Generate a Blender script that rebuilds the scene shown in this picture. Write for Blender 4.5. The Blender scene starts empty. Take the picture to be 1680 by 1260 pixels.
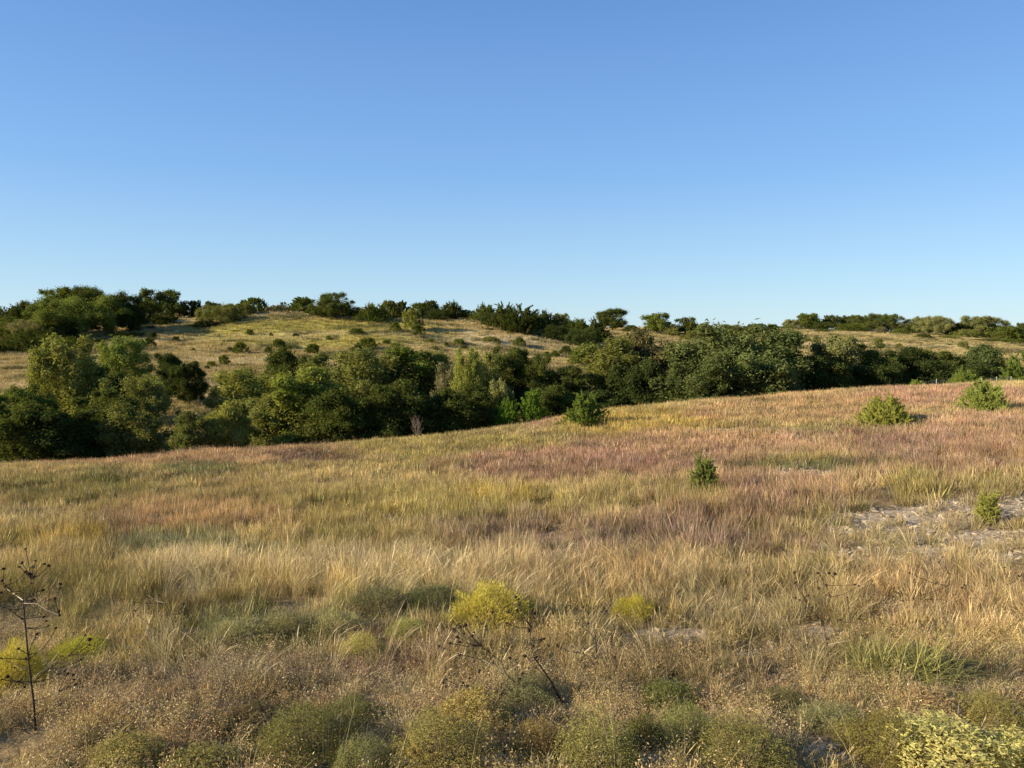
import bpy, math, random
import numpy as np
from mathutils import Vector

# ------------------------------------------------------------------ camera, world, sun
F = 1213.0; CX = 840.0; CY = 630.0; PITCH = math.radians(4.0)
scene = bpy.context.scene
col = scene.collection
camd = bpy.data.cameras.new("camera"); cam = bpy.data.objects.new("camera", camd); col.objects.link(cam)
camd.sensor_width = 36.0; camd.lens = 36.0 * F / 1680.0
camd.clip_start = 0.1; camd.clip_end = 9000
cam.location = (0, 0, 0); cam.rotation_euler = (math.radians(90) - PITCH, 0, 0)
scene.camera = cam
scene.render.resolution_x = 1024; scene.render.resolution_y = 768

SUN_EL = math.radians(20.5); SUN_AZ_BACK = math.radians(15)      # sun stands to the left, a little behind the camera
sdir = Vector((-math.cos(SUN_EL) * math.cos(SUN_AZ_BACK), -math.cos(SUN_EL) * math.sin(SUN_AZ_BACK), math.sin(SUN_EL)))
w = bpy.data.worlds.new("World"); scene.world = w; w.use_nodes = True
wn = w.node_tree.nodes; wl = w.node_tree.links
bg = wn["Background"]
sky = wn.new("ShaderNodeTexSky"); sky.sky_type = 'NISHITA'; sky.sun_disc = False
sky.sun_elevation = SUN_EL
sky.sun_rotation = math.atan2(sdir.x, sdir.y)
sky.altitude = 300; sky.air_density = 1.0; sky.dust_density = 0.15; sky.ozone_density = 3.5
tn = wn.new("ShaderNodeVectorMath"); tn.operation = 'MULTIPLY'; tn.inputs[1].default_value = (0.86, 0.97, 1.08)   # cooler evening air than the model's
tcw = wn.new("ShaderNodeTexCoord"); sx_ = wn.new("ShaderNodeSeparateXYZ"); rp = wn.new("ShaderNodeValToRGB")
el_ = rp.color_ramp.elements; K_ = 1 / 0.085
for i_, (p_, c_) in enumerate([(0.0, (.285, .385, .450)), (0.06, (.240, .352, .445)), (0.20, (.132, .254, .445)), (0.42, (.0690, .158, .363)), (1.0, (.040, .105, .27))]):
    e_ = el_[i_] if i_ < 2 else el_.new(p_)
    e_.position = p_; e_.color = (*c_, 1)
wl.new(tcw.outputs['Generated'], sx_.inputs[0]); wl.new(sx_.outputs[2], rp.inputs[0])
t2 = wn.new("ShaderNodeVectorMath"); t2.operation = 'SCALE'; t2.inputs[3].default_value = K_ * 0.72; wl.new(rp.outputs[0], t2.inputs[0])
wl.new(sky.outputs[0], tn.inputs[0]); t3 = wn.new("ShaderNodeVectorMath"); t3.operation = 'SCALE'; t3.inputs[3].default_value = 0.26; wl.new(tn.outputs[0], t3.inputs[0])
t4 = wn.new("ShaderNodeVectorMath"); t4.operation = 'ADD'; wl.new(t2.outputs[0], t4.inputs[0]); wl.new(t3.outputs[0], t4.inputs[1]); wl.new(t4.outputs[0], bg.inputs[0]); bg.inputs[1].default_value = 0.079
sl = bpy.data.lights.new("sun", 'SUN'); so = bpy.data.objects.new("sun", sl); col.objects.link(so)
sl.energy = 5.0; sl.angle = math.radians(0.5); sl.color = (1.0, 0.86, 0.66)
so.rotation_euler = sdir.to_track_quat('Z', 'Y').to_euler()
scene.view_settings.view_transform = 'Standard'; scene.view_settings.look = 'None'
scene.view_settings.exposure = 1.13; scene.view_settings.gamma = 1.0
try:
    scene.cycles.max_bounces = 5; scene.cycles.diffuse_bounces = 3; scene.cycles.transmission_bounces = 3
    scene.cycles.transparent_max_bounces = 4
except Exception: pass

R = np.random.default_rng(7)
random.seed(3)

# ------------------------------------------------------------------ camera helpers
cp, sp = math.cos(PITCH), math.sin(PITCH)
def us(px, row):
    dy = F * cp + (CY - row) * sp; dz = -F * sp + (CY - row) * cp
    return (px - CX) / dy, dz / dy
def proj(x, y, z):
    f = y * cp - z * sp; u = y * sp + z * cp
    f = np.maximum(f, 0.01)
    return CX + F * x / f, CY - F * u / f

# ------------------------------------------------------------------ noise
_lat = R.random((8, 256, 256))
def vnoise(x, y, k=0):
    x = np.asarray(x, float); y = np.asarray(y, float)
    xi = np.floor(x).astype(int); yi = np.floor(y).astype(int); fx = x - xi; fy = y - yi
    fx = fx * fx * (3 - 2 * fx); fy = fy * fy * (3 - 2 * fy); L = _lat[k % 8]
    a = L[xi & 255, yi & 255]; b = L[(xi + 1) & 255, yi & 255]; c = L[xi & 255, (yi + 1) & 255]; d = L[(xi + 1) & 255, (yi + 1) & 255]
    return (a * (1 - fx) + b * fx) * (1 - fy) + (c * (1 - fx) + d * fx) * fy
def fbm(x, y, k=0, o=4):
    s = 0; a = 0.5; t = 0
    for i in range(o):
        s = s + a * vnoise(x * 2 ** i + 13.7 * i, y * 2 ** i + 7.1 * i, k + i); t += a; a *= 0.55
    return s / t

# ------------------------------------------------------------------ terrain: smooth surface through surveyed points
CP = []
def c(px, row, y): u, s = us(px, row); CP.append((u * y, y, s * y))
def cz(px, y, z): u, s = us(px, 545); CP.append((u * y, y, z))
EDGE = [(-700, 775, 36), (-300, 775, 39), (0, 770, 42), (350, 748, 44), (700, 724, 48), (900, 693, 54), (1050, 676, 58), (1200, 662, 62), (1450, 644, 67), (1680, 634, 72), (2100, 622, 76), (2600, 612, 80)]
for px, row, y in EDGE:
    c(px, row, y)
    z = us(px, row)[1] * y
    cz(px, y + 9, z - 2.0); cz(px, y + 18, z - 4.6 if px < 1000 else z - 3.8); cz(px, y + 27, z - 4.6)
for px in (-900, -200, 400, 840, 1300, 1900, 2600):
    cz(px, 0, -2.75); 
for px in (-500, 0, 400, 840, 1250, 1680, 2200):
    cz(px, 5, -3.0); cz(px, 7.5, -3.42 if px < 1300 else -3.25)
for px, z in ((-500, -4.5), (0, -4.35), (500, -4.1), (900, -3.95), (1300, -3.7), (1680, -3.5), (2200, -3.3)): cz(px, 12.5, z)
for px, z in ((-500, -5.7), (0, -5.45), (500, -5.15), (900, -4.8), (1300, -4.15), (1680, -3.75), (2200, -3.5)): cz(px, 21, z)
for px, z in ((-500, -6.6), (0, -6.5), (500, -6.1), (900, -5.6), (1300, -4.75), (1680, -4.15), (2200, -3.8)): cz(px, 32, z)
# far side of the creek and the hill
c(290, 695, 84); c(290, 655, 98); c(60, 625, 112); c(320, 612, 118); c(500, 600, 128); c(700, 596, 134); c(900, 600, 138); c(-400, 630, 112)
c(0, 585, 150); c(250, 575, 150); c(400, 578, 150); c(600, 572, 154); c(800, 575, 158); c(950, 588, 158)
c(-400, 580, 150); c(150, 545, 185); c(300, 545, 180); c(450, 540, 182); c(600, 542, 180); c(750, 548, 182); c(900, 562, 185)
c(-400, 530, 200); c(0, 532, 205); c(230, 523, 212); c(350, 520, 212); c(480, 513, 212); c(600, 517, 212); c(750, 521, 214); c(860, 530, 214); c(960, 545, 214)
for px, r in ((-400, 535), (0, 536), (230, 527), (480, 517), (700, 523), (860, 533), (960, 545)): c(px, r, 300)
c(1010, 541, 300); c(1080, 548, 290); c(1160, 562, 260); c(1080, 575, 200); c(1200, 575, 190); c(1050, 600, 140); c(1250, 600, 140); c(1450, 605, 140); c(1650, 600, 150)
c(1300, 552, 260); c(1400, 572, 200); c(1400, 556, 250); c(1550, 578, 195); c(1520, 560, 245); c(1640, 572, 240); c(1290, 541, 320); c(1400, 543, 320); c(1500, 548, 310); c(1600, 553, 310); c(1680, 560, 280)
c(2000, 575, 240); c(2400, 575, 240); c(2400, 600, 150)
for px in (-700, 0, 500, 1000, 1350, 1700, 2400): c(px, 544.5, 600); c(px, 544.5, 1400); c(px, 544.8, 4000)
CP = np.array(CP)
def warp(x, y):
    ye = np.maximum(y, 0.0) + 15.0
    return np.clip(x / ye, -1.25, 1.25), np.log(ye) * 1.0
A_, B_ = warp(CP[:, 0], CP[:, 1]); CC = 0.05
K = np.sqrt((A_[:, None] - A_[None]) ** 2 + (B_[:, None] - B_[None]) ** 2 + CC * CC)
n = len(CP); P = np.stack([np.ones(n), A_, B_], 1)
# smooth height as slope * distance keeps far controls from swamping near ones
M = np.block([[K - np.eye(n) * 0.002, P], [P.T, np.zeros((3, 3))]])
YS = CP[:, 1] + 15.0
sol = np.linalg.solve(M, np.concatenate([CP[:, 2] / YS, np.zeros(3)]))
def H0(x, y):
    x = np.atleast_1d(np.asarray(x, float)).ravel(); y = np.atleast_1d(np.asarray(y, float)).ravel()
    out = np.empty(len(x))
    for i in range(0, len(x), 20000):
        a, b = warp(x[i:i + 20000], y[i:i + 20000])
        k = np.sqrt((a[:, None] - A_[None]) ** 2 + (b[:, None] - B_[None]) ** 2 + CC * CC)
        out[i:i + 20000] = (k @ sol[:n] + sol[n] + sol[n + 1] * a + sol[n + 2] * b) * (np.maximum(y[i:i + 20000], 0) + 15)
    return out
def H(x, y):
    z = H0(x, y); x = np.atleast_1d(x); y = np.atleast_1d(y)
    z = z + (fbm(x * .35, y * .35, 1) - .5) * 0.28 + (fbm(x * .09, y * .09, 2) - .5) * np.clip((y - 12) / 60, 0, 1) * 0.9
    z = z + (fbm(x * 1.7, y * 1.7, 3) - .5) * 0.10 + (fbm(x * .03 + 2, y * .07, 4, 3) - .5) * 3.4 * np.clip((y - 105) / 40, 0, 1) * np.clip((300 - y) / 60, 0, 1)
    return z
def Hs(x, y): return float(H(np.array([x]), np.array([y]))[0])
def ground(px, row, ymin=3.0, ymax=420.0):
    """where the sight line of a picture point first meets the ground"""
    u, s = us(px, row)
    y = np.exp(np.linspace(math.log(ymin), math.log(ymax), 1400)); d = s * y - H(u * y, y)
    k = np.where(d < 0)[0]
    if len(k) == 0:
        k = np.argmin(d); return u * y[k], y[k], H(np.array([u * y[k]]), np.array([y[k]]))[0]
    k = max(k[0], 1); t = d[k - 1] / (d[k - 1] - d[k]); yy = y[k - 1] + t * (y[k] - y[k - 1])
    return float(u * yy), float(yy), Hs(u * yy, yy)

# ------------------------------------------------------------------ colour map of the meadow (albedo with some painted shadows, linear)
STRAW = (0.48, 0.36, 0.155); PALE = (0.64, 0.51, 0.28); GOLD = (0.46, 0.325, 0.085); PINK = (0.40, 0.238, 0.158); ORANGE = (0.47, 0.30, 0.15)
OLIVE = (0.235, 0.20, 0.065); GREEN = (0.13, 0.15, 0.055); MAUVE = (0.30, 0.20, 0.145); BROWN = (0.26, 0.165, 0.085); DARK = (0.085, 0.075, 0.045)
YGRN = (0.40, 0.32, 0.10); SAGE = (0.20, 0.21, 0.11); LIME = (0.44, 0.40, 0.05)
# px, row, rx, ry, colour, strength, height factor
PATCH = [
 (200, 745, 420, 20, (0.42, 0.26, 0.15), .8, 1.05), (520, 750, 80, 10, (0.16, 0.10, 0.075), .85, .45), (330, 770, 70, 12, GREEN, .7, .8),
 (100, 805, 130, 22, OLIVE, .8, .95), (170, 785, 40, 20, GREEN, .5, .9), (60, 850, 70, 16, PALE, .5, 1), (740, 735, 180, 22, YGRN, .75, 1.0), (560, 800, 260, 30, STRAW, .5, 1),
 (1040, 695, 130, 25, GOLD, .9, 1.05), (880, 690, 35, 12, PINK, .8, 1.1), (1160, 680, 40, 10, (0.36, .17, .1), .6, 1), (1320, 668, 190, 26, ORANGE, .8, 1.1), (1560, 650, 160, 18, (0.46, .26, .17), .8, 1.1), (1640, 690, 90, 30, ORANGE, .5, 1),
 (910, 765, 170, 30, PINK, .9, 1.1), (1080, 745, 160, 30, PINK, .8, 1.05), (1300, 725, 230, 22, PINK, .7, 1.0), (1560, 745, 160, 40, (0.42, .24, .16), .7, 1.0), (1480, 735, 60, 30, MAUVE, .5, 1),
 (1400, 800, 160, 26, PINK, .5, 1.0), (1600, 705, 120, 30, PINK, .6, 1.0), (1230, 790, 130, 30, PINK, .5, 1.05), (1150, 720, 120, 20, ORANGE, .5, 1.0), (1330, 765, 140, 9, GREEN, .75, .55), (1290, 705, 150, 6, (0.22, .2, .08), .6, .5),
 (330, 850, 140, 26, ORANGE, .75, 1.1), (200, 860, 60, 20, PINK, .4, 1.), (130, 885, 60, 12, GOLD, .8, 1.1), (280, 900, 110, 20, SAGE, .75, 1.0), (20, 890, 60, 12, YGRN, .6, 1),
 (680, 830, 240, 30, YGRN, .6, 1.05), (830, 815, 90, 16, GOLD, .5, 1.0), (1000, 800, 80, 20, STRAW, .4, 1), (1200, 830, 140, 50, (0.36, .22, .14), .7, 1.1), (1140, 815, 50, 25, YGRN, .6, 1.05), (1500, 800, 45, 24, YGRN, .9, 1.1),
 (700, 855, 60, 10, GREEN, .4, .8), (960, 885, 260, 34, MAUVE, .75, .95), (1250, 900, 140, 22, MAUVE, .65, .8), (1020, 885, 60, 18, (0.16, .11, .08), .5, .8), (1560, 850, 160, 28, (0.30, .22, .14), .7, .5), (1290, 920, 120, 15, OLIVE, .5, .7), (1500, 905, 220, 22, (0.36, .26, .14), .5, .5),
 (420, 910, 70, 9, (0.07, .075, .03), .85, .5), (560, 885, 60, 20, OLIVE, .5, .9), (320, 945, 70, 25, PALE, .95, 1.15), (470, 930, 90, 18, PALE, .5, 1.15), (640, 940, 180, 26, PALE, .85, 1.15), (850, 940, 90, 34, (0.5, .37, .2), .7, 1.15),  # first entry: dark green streak with its shadow painted into the colour
 (110, 985, 170, 50, OLIVE, .6, 1.0), (330, 1000, 140, 24, (0.30, .235, .08), .8, 1.0), (130, 1075, 60, 26, YGRN, .5, .9), (220, 1090, 110, 24, YGRN, .5, .8), (440, 1045, 130, 36, (0.15, .17, .07), .8, .7), (650, 1000, 110, 30, (0.12, .13, .06), .8, .7),
 (420, 1105, 190, 26, (0.22, .17, .12), .85, .55), (220, 1130, 120, 22, (0.17, .125, .085), .8, .5), (640, 1085, 100, 40, (0.30, .18, .12), .7, .8), (300, 1160, 330, 30, (0.33, .22, .11), .7, .6), (680, 1140, 130, 30, (0.36, .26, .13), .6, .6),
 (1060, 955, 200, 35, (0.46, .30, .15), .6, 1.1), (1300, 970, 260, 45, (0.42, .31, .14), .6, 1.1), (1560, 985, 180, 60, (0.42, .275, .145), .6, 1.1), (1100, 1100, 260, 50, (0.37, .26, .125), .7, .8), (1540, 1100, 90, 50, (0.26, .20, .08), .6, .7), (1230, 1010, 90, 24, PALE, .5, 1.1), (1600, 1130, 100, 14, (0.10, .095, .05), .8, .5),  # last entry: mound's shadow at the right, painted as dark grass colour
 (200, 1230, 260, 40, (0.34, .24, .10), .7, .5), (1100, 1200, 500, 40, (0.27, .19, .09), .7, .45), (1660, 1100, 60, 30, (0.25, .20, .13), .6, .6),
]
# limestone rubble showing through: px, row, rx, ry, strength
ROCK = [(1440, 860, 150, 24, .8), (1590, 838, 130, 20, .8), (1665, 830, 60, 22, .85), (1520, 912, 180, 20, .75), (1610, 882, 130, 16, .75), (1480, 880, 120, 12, .6), (1380, 895, 90, 12, .45), (1040, 1068, 80, 14, .6), (1230, 1060, 70, 10, .5), (1300, 780, 80, 9, .95), (1340, 772, 130, 8, .6), (1190, 708, 70, 7, .8), (1390, 845, 120, 10, .5), (1450, 790, 60, 6, .5), (1560, 755, 90, 6, .5), (1100, 1044, 90, 15, 1.0), (1350, 1038, 42, 15, 1.05), (1240, 1075, 60, 10, .6),
        (1360, 1236, 56, 16, 1.0), (860, 1246, 70, 8, 1.0), (640, 1256, 60, 8, .8), (1070, 1250, 60, 7, .7), (985, 1068, 45, 8, .6), (1560, 1035, 14, 8, .5), (1650, 758, 60, 4, .5), (760, 1095, 60, 8, .4), (1670, 1020, 20, 6, .5), (1600, 895, 90, 8, .5)]
def patchw(px, row, q, nz):
    d = ((px - q[0]) / q[2]) ** 2 + ((row - q[1]) / q[3]) ** 2
    d = d * (0.45 + 1.1 * nz)
    return np.clip(1.5 - d, 0, 1)
def meadow(x, y, z, mot=0.0):
    px, row = proj(x, y, z)
    n1 = fbm(x * .22, y * .22, 1); n2 = fbm(x * .8, y * .5, 4); n3 = vnoise(x * 2.3, y * 2.3, 5)
    far = np.clip((y - 8) / 30, 0, 1)
    base = np.array(STRAW)[None] * (1 - n1[:, None] * .5) + np.array(OLIVE)[None] * (n1[:, None] * .5)
    colr = base; hgt = 0.65 + 0.7 * n2
    for q in PATCH:
        nz = fbm(x * .9 + q[0], y * .45 + q[1], int(q[0]) % 5)
        wv = patchw(px, row - 4, q, nz) * q[5]
        if mot: wv = np.clip(wv + (R.random(len(wv)) - .5) * mot * (wv > .03), 0, 1)
        colr = colr * (1 - wv[:, None]) + np.array(q[4])[None] * wv[:, None]
        hgt = hgt * (1 - wv * (1 - q[6]))
    lum = .50 + 1.0 * fbm(x * 1.3, y * .9, 2, 3) + .6 * (fbm(x * .35, y * .5, 5, 2) - .5)
    return colr * lum[:, None], hgt
def rockw(x, y, z):
    px, row = proj(x, y, z); r = np.zeros(len(px))
    for q in ROCK:
        nz = fbm(x * 1.3 + q[0], y * .8 + q[1], 2)
        r = np.maximum(r, patchw(px, row, q, nz) * q[4])
    return np.where(y > 1.5, r, 0)

# ------------------------------------------------------------------ materials
def newmat(name):
    m = bpy.data.materials.new(name); m.use_nodes = True; nt = m.node_tree; nt.nodes.clear()
    return m, nt.nodes, nt.links
def N(nodes, t, **kw):
    nd = nodes.new(t)
    for k, v in kw.items(): setattr(nd, k, v)
    return nd
def mathn(nodes, links, op, a, b):
    m = N(nodes, 'ShaderNodeMath', operation=op)
    for i, v in enumerate((a, b)):
        if isinstance(v, (int, float)): m.inputs[i].default_value = v
        else: links.new(v, m.inputs[i])
    return m.outputs[0]
def scale_col(nodes, links, colsock, fac):
    v = N(nodes, 'ShaderNodeVectorMath', operation='SCALE'); links.new(colsock, v.inputs[0])
    if isinstance(fac, (int, float)): v.inputs[3].default_value = fac
    else: links.new(fac, v.inputs[3])
    return v.outputs[0]
def leafy_out(nodes, links, colsock, trans, gloss=0.0, warm=(1.15, 1.1, .55)):
    d = N(nodes, 'ShaderNodeBsdfDiffuse'); links.new(colsock, d.inputs[0])
    t = N(nodes, 'ShaderNodeBsdfTranslucent')
    wm = N(nodes, 'ShaderNodeVectorMath', operation='MULTIPLY'); links.new(colsock, wm.inputs[0]); wm.inputs[1].default_value = warm
    links.new(wm.outputs[0], t.inputs[0])
    mx = N(nodes, 'ShaderNodeMixShader'); mx.inputs[0].default_value = trans
    links.new(d.outputs[0], mx.inputs[1]); links.new(t.outputs[0], mx.inputs[2]); last = mx.outputs[0]
    if gloss > 0:
        g = N(nodes, 'ShaderNodeBsdfGlossy'); g.inputs[0].default_value = (.9, .9, .9, 1); g.inputs['Roughness'].default_value = .45
        m2 = N(nodes, 'ShaderNodeMixShader'); m2.inputs[0].default_value = gloss
        links.new(last, m2.inputs[1]); links.new(g.outputs[0], m2.inputs[2]); last = m2.outputs[0]
    o = N(nodes, 'ShaderNodeOutputMaterial'); links.new(last, o.inputs[0])
def foliage_mat():
    m, nd, lk = newmat('foliage')
    oi = N(nd, 'ShaderNodeObjectInfo'); at = N(nd, 'ShaderNodeAttribute', attribute_name='tone')
    tc = N(nd, 'ShaderNodeTexCoord'); nz = N(nd, 'ShaderNodeTexNoise'); nz.inputs['Scale'].default_value = 3.0; nz.inputs['Detail'].default_value = 2
    lk.new(tc.outputs['Object'], nz.inputs['Vector'])
    hs = N(nd, 'ShaderNodeHueSaturation')
    hue = mathn(nd, lk, 'ADD', mathn(nd, lk, 'MULTIPLY', nz.outputs[0], 0.07), 0.478)
    lk.new(hue, hs.inputs['Hue']); lk.new(oi.outputs['Color'], hs.inputs['Color'])
    val = mathn(nd, lk, 'ADD', mathn(nd, lk, 'MULTIPLY', at.outputs['Fac'], 1.1), 0.45)
    lk.new(val, hs.inputs['Value'])
    leafy_out(nd, lk, hs.outputs[0], 0.38, 0.0)
    return m
def grass_mat():
    m, nd, lk = newmat('grass_blades')
    tint = N(nd, 'ShaderNodeAttribute', attribute_type='INSTANCER', attribute_name='tint')
    tone = N(nd, 'ShaderNodeAttribute', attribute_name='tone'); hh = N(nd, 'ShaderNodeAttribute', attribute_name='hfac')
    f = mathn(nd, lk, 'ADD', mathn(nd, lk, 'MULTIPLY', tone.outputs['Fac'], 0.95), 0.52)
    # green-brown sheath below, straw tips above
    g = N(nd, 'ShaderNodeVectorMath', operation='MULTIPLY'); lk.new(tint.outputs['Vector'], g.inputs[0]); g.inputs[1].default_value = (0.66, 0.74, 0.62)
    mx = N(nd, 'ShaderNodeMix', data_type='RGBA'); lk.new(hh.outputs['Fac'], mx.inputs[0]); lk.new(g.outputs[0], mx.inputs[6]); lk.new(tint.outputs['Vector'], mx.inputs[7])
    colr = scale_col(nd, lk, mx.outputs[2], f)
    leafy_out(nd, lk, colr, 0.30, 0.02, (1.1, 1.0, .8))
    return m
def bark_mat(name, ca, cb):
    m, nd, lk = newmat(name)
    tc = N(nd, 'ShaderNodeTexCoord'); nz = N(nd, 'ShaderNodeTexNoise'); nz.inputs['Scale'].default_value = 14; nz.inputs['Detail'].default_value = 5
    lk.new(tc.outputs['Object'], nz.inputs['Vector'])
    r = N(nd, 'ShaderNodeValToRGB'); r.color_ramp.elements[0].color = (*ca, 1); r.color_ramp.elements[1].color = (*cb, 1)
    r.color_ramp.elements[0].position = .35; r.color_ramp.elements[1].position = .65; lk.new(nz.outputs[0], r.inputs[0])
    b = N(nd, 'ShaderNodeBsdfPrincipled'); b.inputs['Roughness'].default_value = .95; b.inputs['Specular IOR Level'].default_value = .1; lk.new(r.outputs[0], b.inputs['Base Color'])
    o = N(nd, 'ShaderNodeOutputMaterial'); lk.new(b.outputs[0], o.inputs[0]); return m
def ground_mat():
    m, nd, lk = newmat('ground_soil')
    g = N(nd, 'ShaderNodeAttribute', attribute_name='gcol'); rk = N(nd, 'ShaderNodeAttribute', attribute_name='rock')
    geo = N(nd, 'ShaderNodeNewGeometry')
    n1 = N(nd, 'ShaderNodeTexNoise'); n1.inputs['Scale'].default_value = 6; n1.inputs['Detail'].default_value = 8; lk.new(geo.outputs['Position'], n1.inputs['Vector'])
    n2 = N(nd, 'ShaderNodeTexNoise'); n2.inputs['Scale'].default_value = 0.35; n2.inputs['Detail'].default_value = 6; lk.new(geo.outputs['Position'], n2.inputs['Vector'])
    f = mathn(nd, lk, 'ADD', mathn(nd, lk, 'MULTIPLY', n1.outputs[0], 1.1), mathn(nd, lk, 'MULTIPLY', n2.outputs[0], .9))
    base = scale_col(nd, lk, g.outputs['Color'], f)
    vo = N(nd, 'ShaderNodeTexVoronoi'); vo.inputs['Scale'].default_value = 9; lk.new(geo.outputs['Position'], vo.inputs['Vector'])
    rr = N(nd, 'ShaderNodeValToRGB'); rr.color_ramp.elements[0].color = (.46, .38, .26, 1); rr.color_ramp.elements[1].color = (.26, .20, .13, 1); rr.color_ramp.elements[1].position = .7
    lk.new(vo.outputs[0], rr.inputs[0])
    thr = mathn(nd, lk, 'MULTIPLY', mathn(nd, lk, 'SUBTRACT', mathn(nd, lk, 'ADD', rk.outputs['Fac'], n1.outputs[0]), .95), 6)
    thr.node.use_clamp = True
    mx = N(nd, 'ShaderNodeMix', data_type='RGBA'); lk.new(thr, mx.inputs[0]); lk.new(base, mx.inputs[6]); lk.new(rr.outputs[0], mx.inputs[7])
    bp = N(nd, 'ShaderNodeBump'); bp.inputs['Strength'].default_value = .8; bp.inputs['Distance'].default_value = .08; lk.new(n1.outputs[0], bp.inputs['Height'])
    b = N(nd, 'ShaderNodeBsdfDiffuse'); lk.new(mx.outputs[2], b.inputs[0]); lk.new(bp.outputs[0], b.inputs['Normal'])
    o = N(nd, 'ShaderNodeOutputMaterial'); lk.new(b.outputs[0], o.inputs[0]); return m
FOL = foliage_mat(); GRS = grass_mat(); GND = ground_mat()
BARK = bark_mat('bark', (.06, .05, .04), (.16, .135, .105)); DEAD = bark_mat('dead_wood', (.10, .075, .05), (.27, .22, .16)); STALK = bark_mat('dark_stalk', (.025, .018, .014), (.085, .06, .04))
SEED = bark_mat('seed_head', (.012, .008, .006), (.045, .028, .02)); STONE = bark_mat('limestone', (.22, .175, .115), (.50, .41, .28)); WIRE = bark_mat('weathered_steel', (.25, .24, .22), (.40, .38, .35))
PALESTEM = bark_mat('straw_stem', (.30, .24, .15), (.5, .42, .28))

# ------------------------------------------------------------------ mesh helpers
def mesh_np(name, V, Q, mat, attrs=None, smooth=False, corner=4):
    me = bpy.data.meshes.new(name); V = np.asarray(V, np.float32); Q = np.asarray(Q, np.int32)
    me.vertices.add(len(V)); me.vertices.foreach_set('co', V.ravel())
    me.loops.add(Q.size); me.loops.foreach_set('vertex_index', Q.ravel())
    me.polygons.add(len(Q)); me.polygons.foreach_set('loop_start', np.arange(0, Q.size, corner, dtype=np.int32))
    try: me.polygons.foreach_set('loop_total', np.full(len(Q), corner, np.int32))
    except Exception: pass
    if smooth: me.polygons.foreach_set('use_smooth', np.ones(len(Q), bool))
    for k, v in (attrs or {}).items():
        v = np.asarray(v, np.float32)
        if v.ndim == 1: a = me.attributes.new(k, 'FLOAT', 'POINT'); a.data.foreach_set('value', v)
        else:
            a = me.attributes.new(k, 'FLOAT_COLOR', 'POINT'); vv = np.ones((len(v), 4), np.float32); vv[:, :3] = v; a.data.foreach_set('color', vv.ravel())
    me.materials.append(mat); me.update(calc_edges=True); return me
def ob(name, me, parent=None, loc=None):
    o = bpy.data.objects.new(name, me); col.objects.link(o)
    if parent: o.parent = parent
    if loc is not None: o.location = loc
    return o
def tag(o, label=None, cat=None, group=None, kind=None):
    if label: o['label'] = label
    if cat: o['category'] = cat
    if group: o['group'] = group
    if kind: o['kind'] = kind
    return o
class MB:
    def __init__(s): s.V = []; s.Q = []; s.n = 0
    def tube(s, pts, rad, k=6):
        pts = [Vector(p) for p in pts]; rings = []
        for i, p in enumerate(pts):
            t = (pts[min(i + 1, len(pts) - 1)] - pts[max(i - 1, 0)]);
            if t.length < 1e-6: t = Vector((0, 0, 1))
            t.normalize(); a = t.cross(Vector((0.31, .9, .2))); a.normalize(); b = t.cross(a)
            for j in range(k):
                an = 2 * math.pi * j / k; q = p + (a * math.cos(an) + b * math.sin(an)) * rad[i]; s.V.append(q[:])
        for i in range(len(pts) - 1):
            for j in range(k):
                s.Q.append((s.n + i * k + j, s.n + i * k + (j + 1) % k, s.n + (i + 1) * k + (j + 1) % k, s.n + (i + 1) * k + j))
        s.n += k * len(pts)
    def build(s, name, mat, smooth=True): return mesh_np(name, s.V, s.Q, mat, smooth=smooth)

# ------------------------------------------------------------------ ground sheet
EX = np.array([us(e[0], 600)[0] * e[2] for e in EDGE]); EY = np.array([e[2] for e in EDGE])
def edge_y(x): return np.interp(x, EX, EY)
def ground_sheet():
    def ax(n, lo, hi, k, c0):
        t = np.linspace(-1 if lo < 0 else 0, 1, n)
        return t
    tx = np.linspace(-1, 1, 421); xs = np.sinh(tx * 6.2) / np.sinh(6.2) * 3200
    t = np.linspace(0, 1, 640); ys = -40 + 0 * t
    ys = np.concatenate([np.linspace(-60, 2, 40), 2 + (np.exp(np.linspace(0, math.log(4000 / 14.0), 620)) - 1) * 14.0])
    X, Y = np.meshgrid(xs, ys); x = X.ravel(); y = Y.ravel(); z = H(x, y)
    nx = len(xs); ny = len(ys); i, j = np.meshgrid(np.arange(nx - 1), np.arange(ny - 1)); a = (j * nx + i).ravel()
    Q = np.stack([a, a + 1, a + nx + 1, a + nx], 1)
    cm, _ = meadow(x, y, z); far = np.clip((y - edge_y(x) - 9) / 7, 0, 1)[:, None]
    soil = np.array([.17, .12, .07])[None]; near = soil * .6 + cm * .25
    n1 = fbm(x * .03, y * .05, 3)[:, None]; n2 = fbm(x * .12, y * .2, 5)[:, None]
    hill = np.array([.44, .32, .15])[None] * (1 - n1) + np.array([.34, .27, .11])[None] * n1
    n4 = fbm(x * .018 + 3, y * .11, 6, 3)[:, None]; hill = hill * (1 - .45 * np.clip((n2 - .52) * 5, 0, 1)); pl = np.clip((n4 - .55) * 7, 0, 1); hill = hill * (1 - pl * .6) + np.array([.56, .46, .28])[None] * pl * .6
    px, row = proj(x, y, z); sunny = np.clip(1.6 - (((px - 520) / 190) ** 2 + ((row - 547) / 22) ** 2), 0, 1)[:, None]  # sunlit part of the slope, painted into the ground colour as yellow green
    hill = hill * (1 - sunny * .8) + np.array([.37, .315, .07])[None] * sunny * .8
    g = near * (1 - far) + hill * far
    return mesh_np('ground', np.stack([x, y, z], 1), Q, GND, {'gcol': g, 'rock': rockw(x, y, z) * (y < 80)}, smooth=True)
gr = ob('ground', ground_sheet()); tag(gr, 'dry grassy meadow, creek hollow and brush dotted hill', kind='structure')

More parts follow.
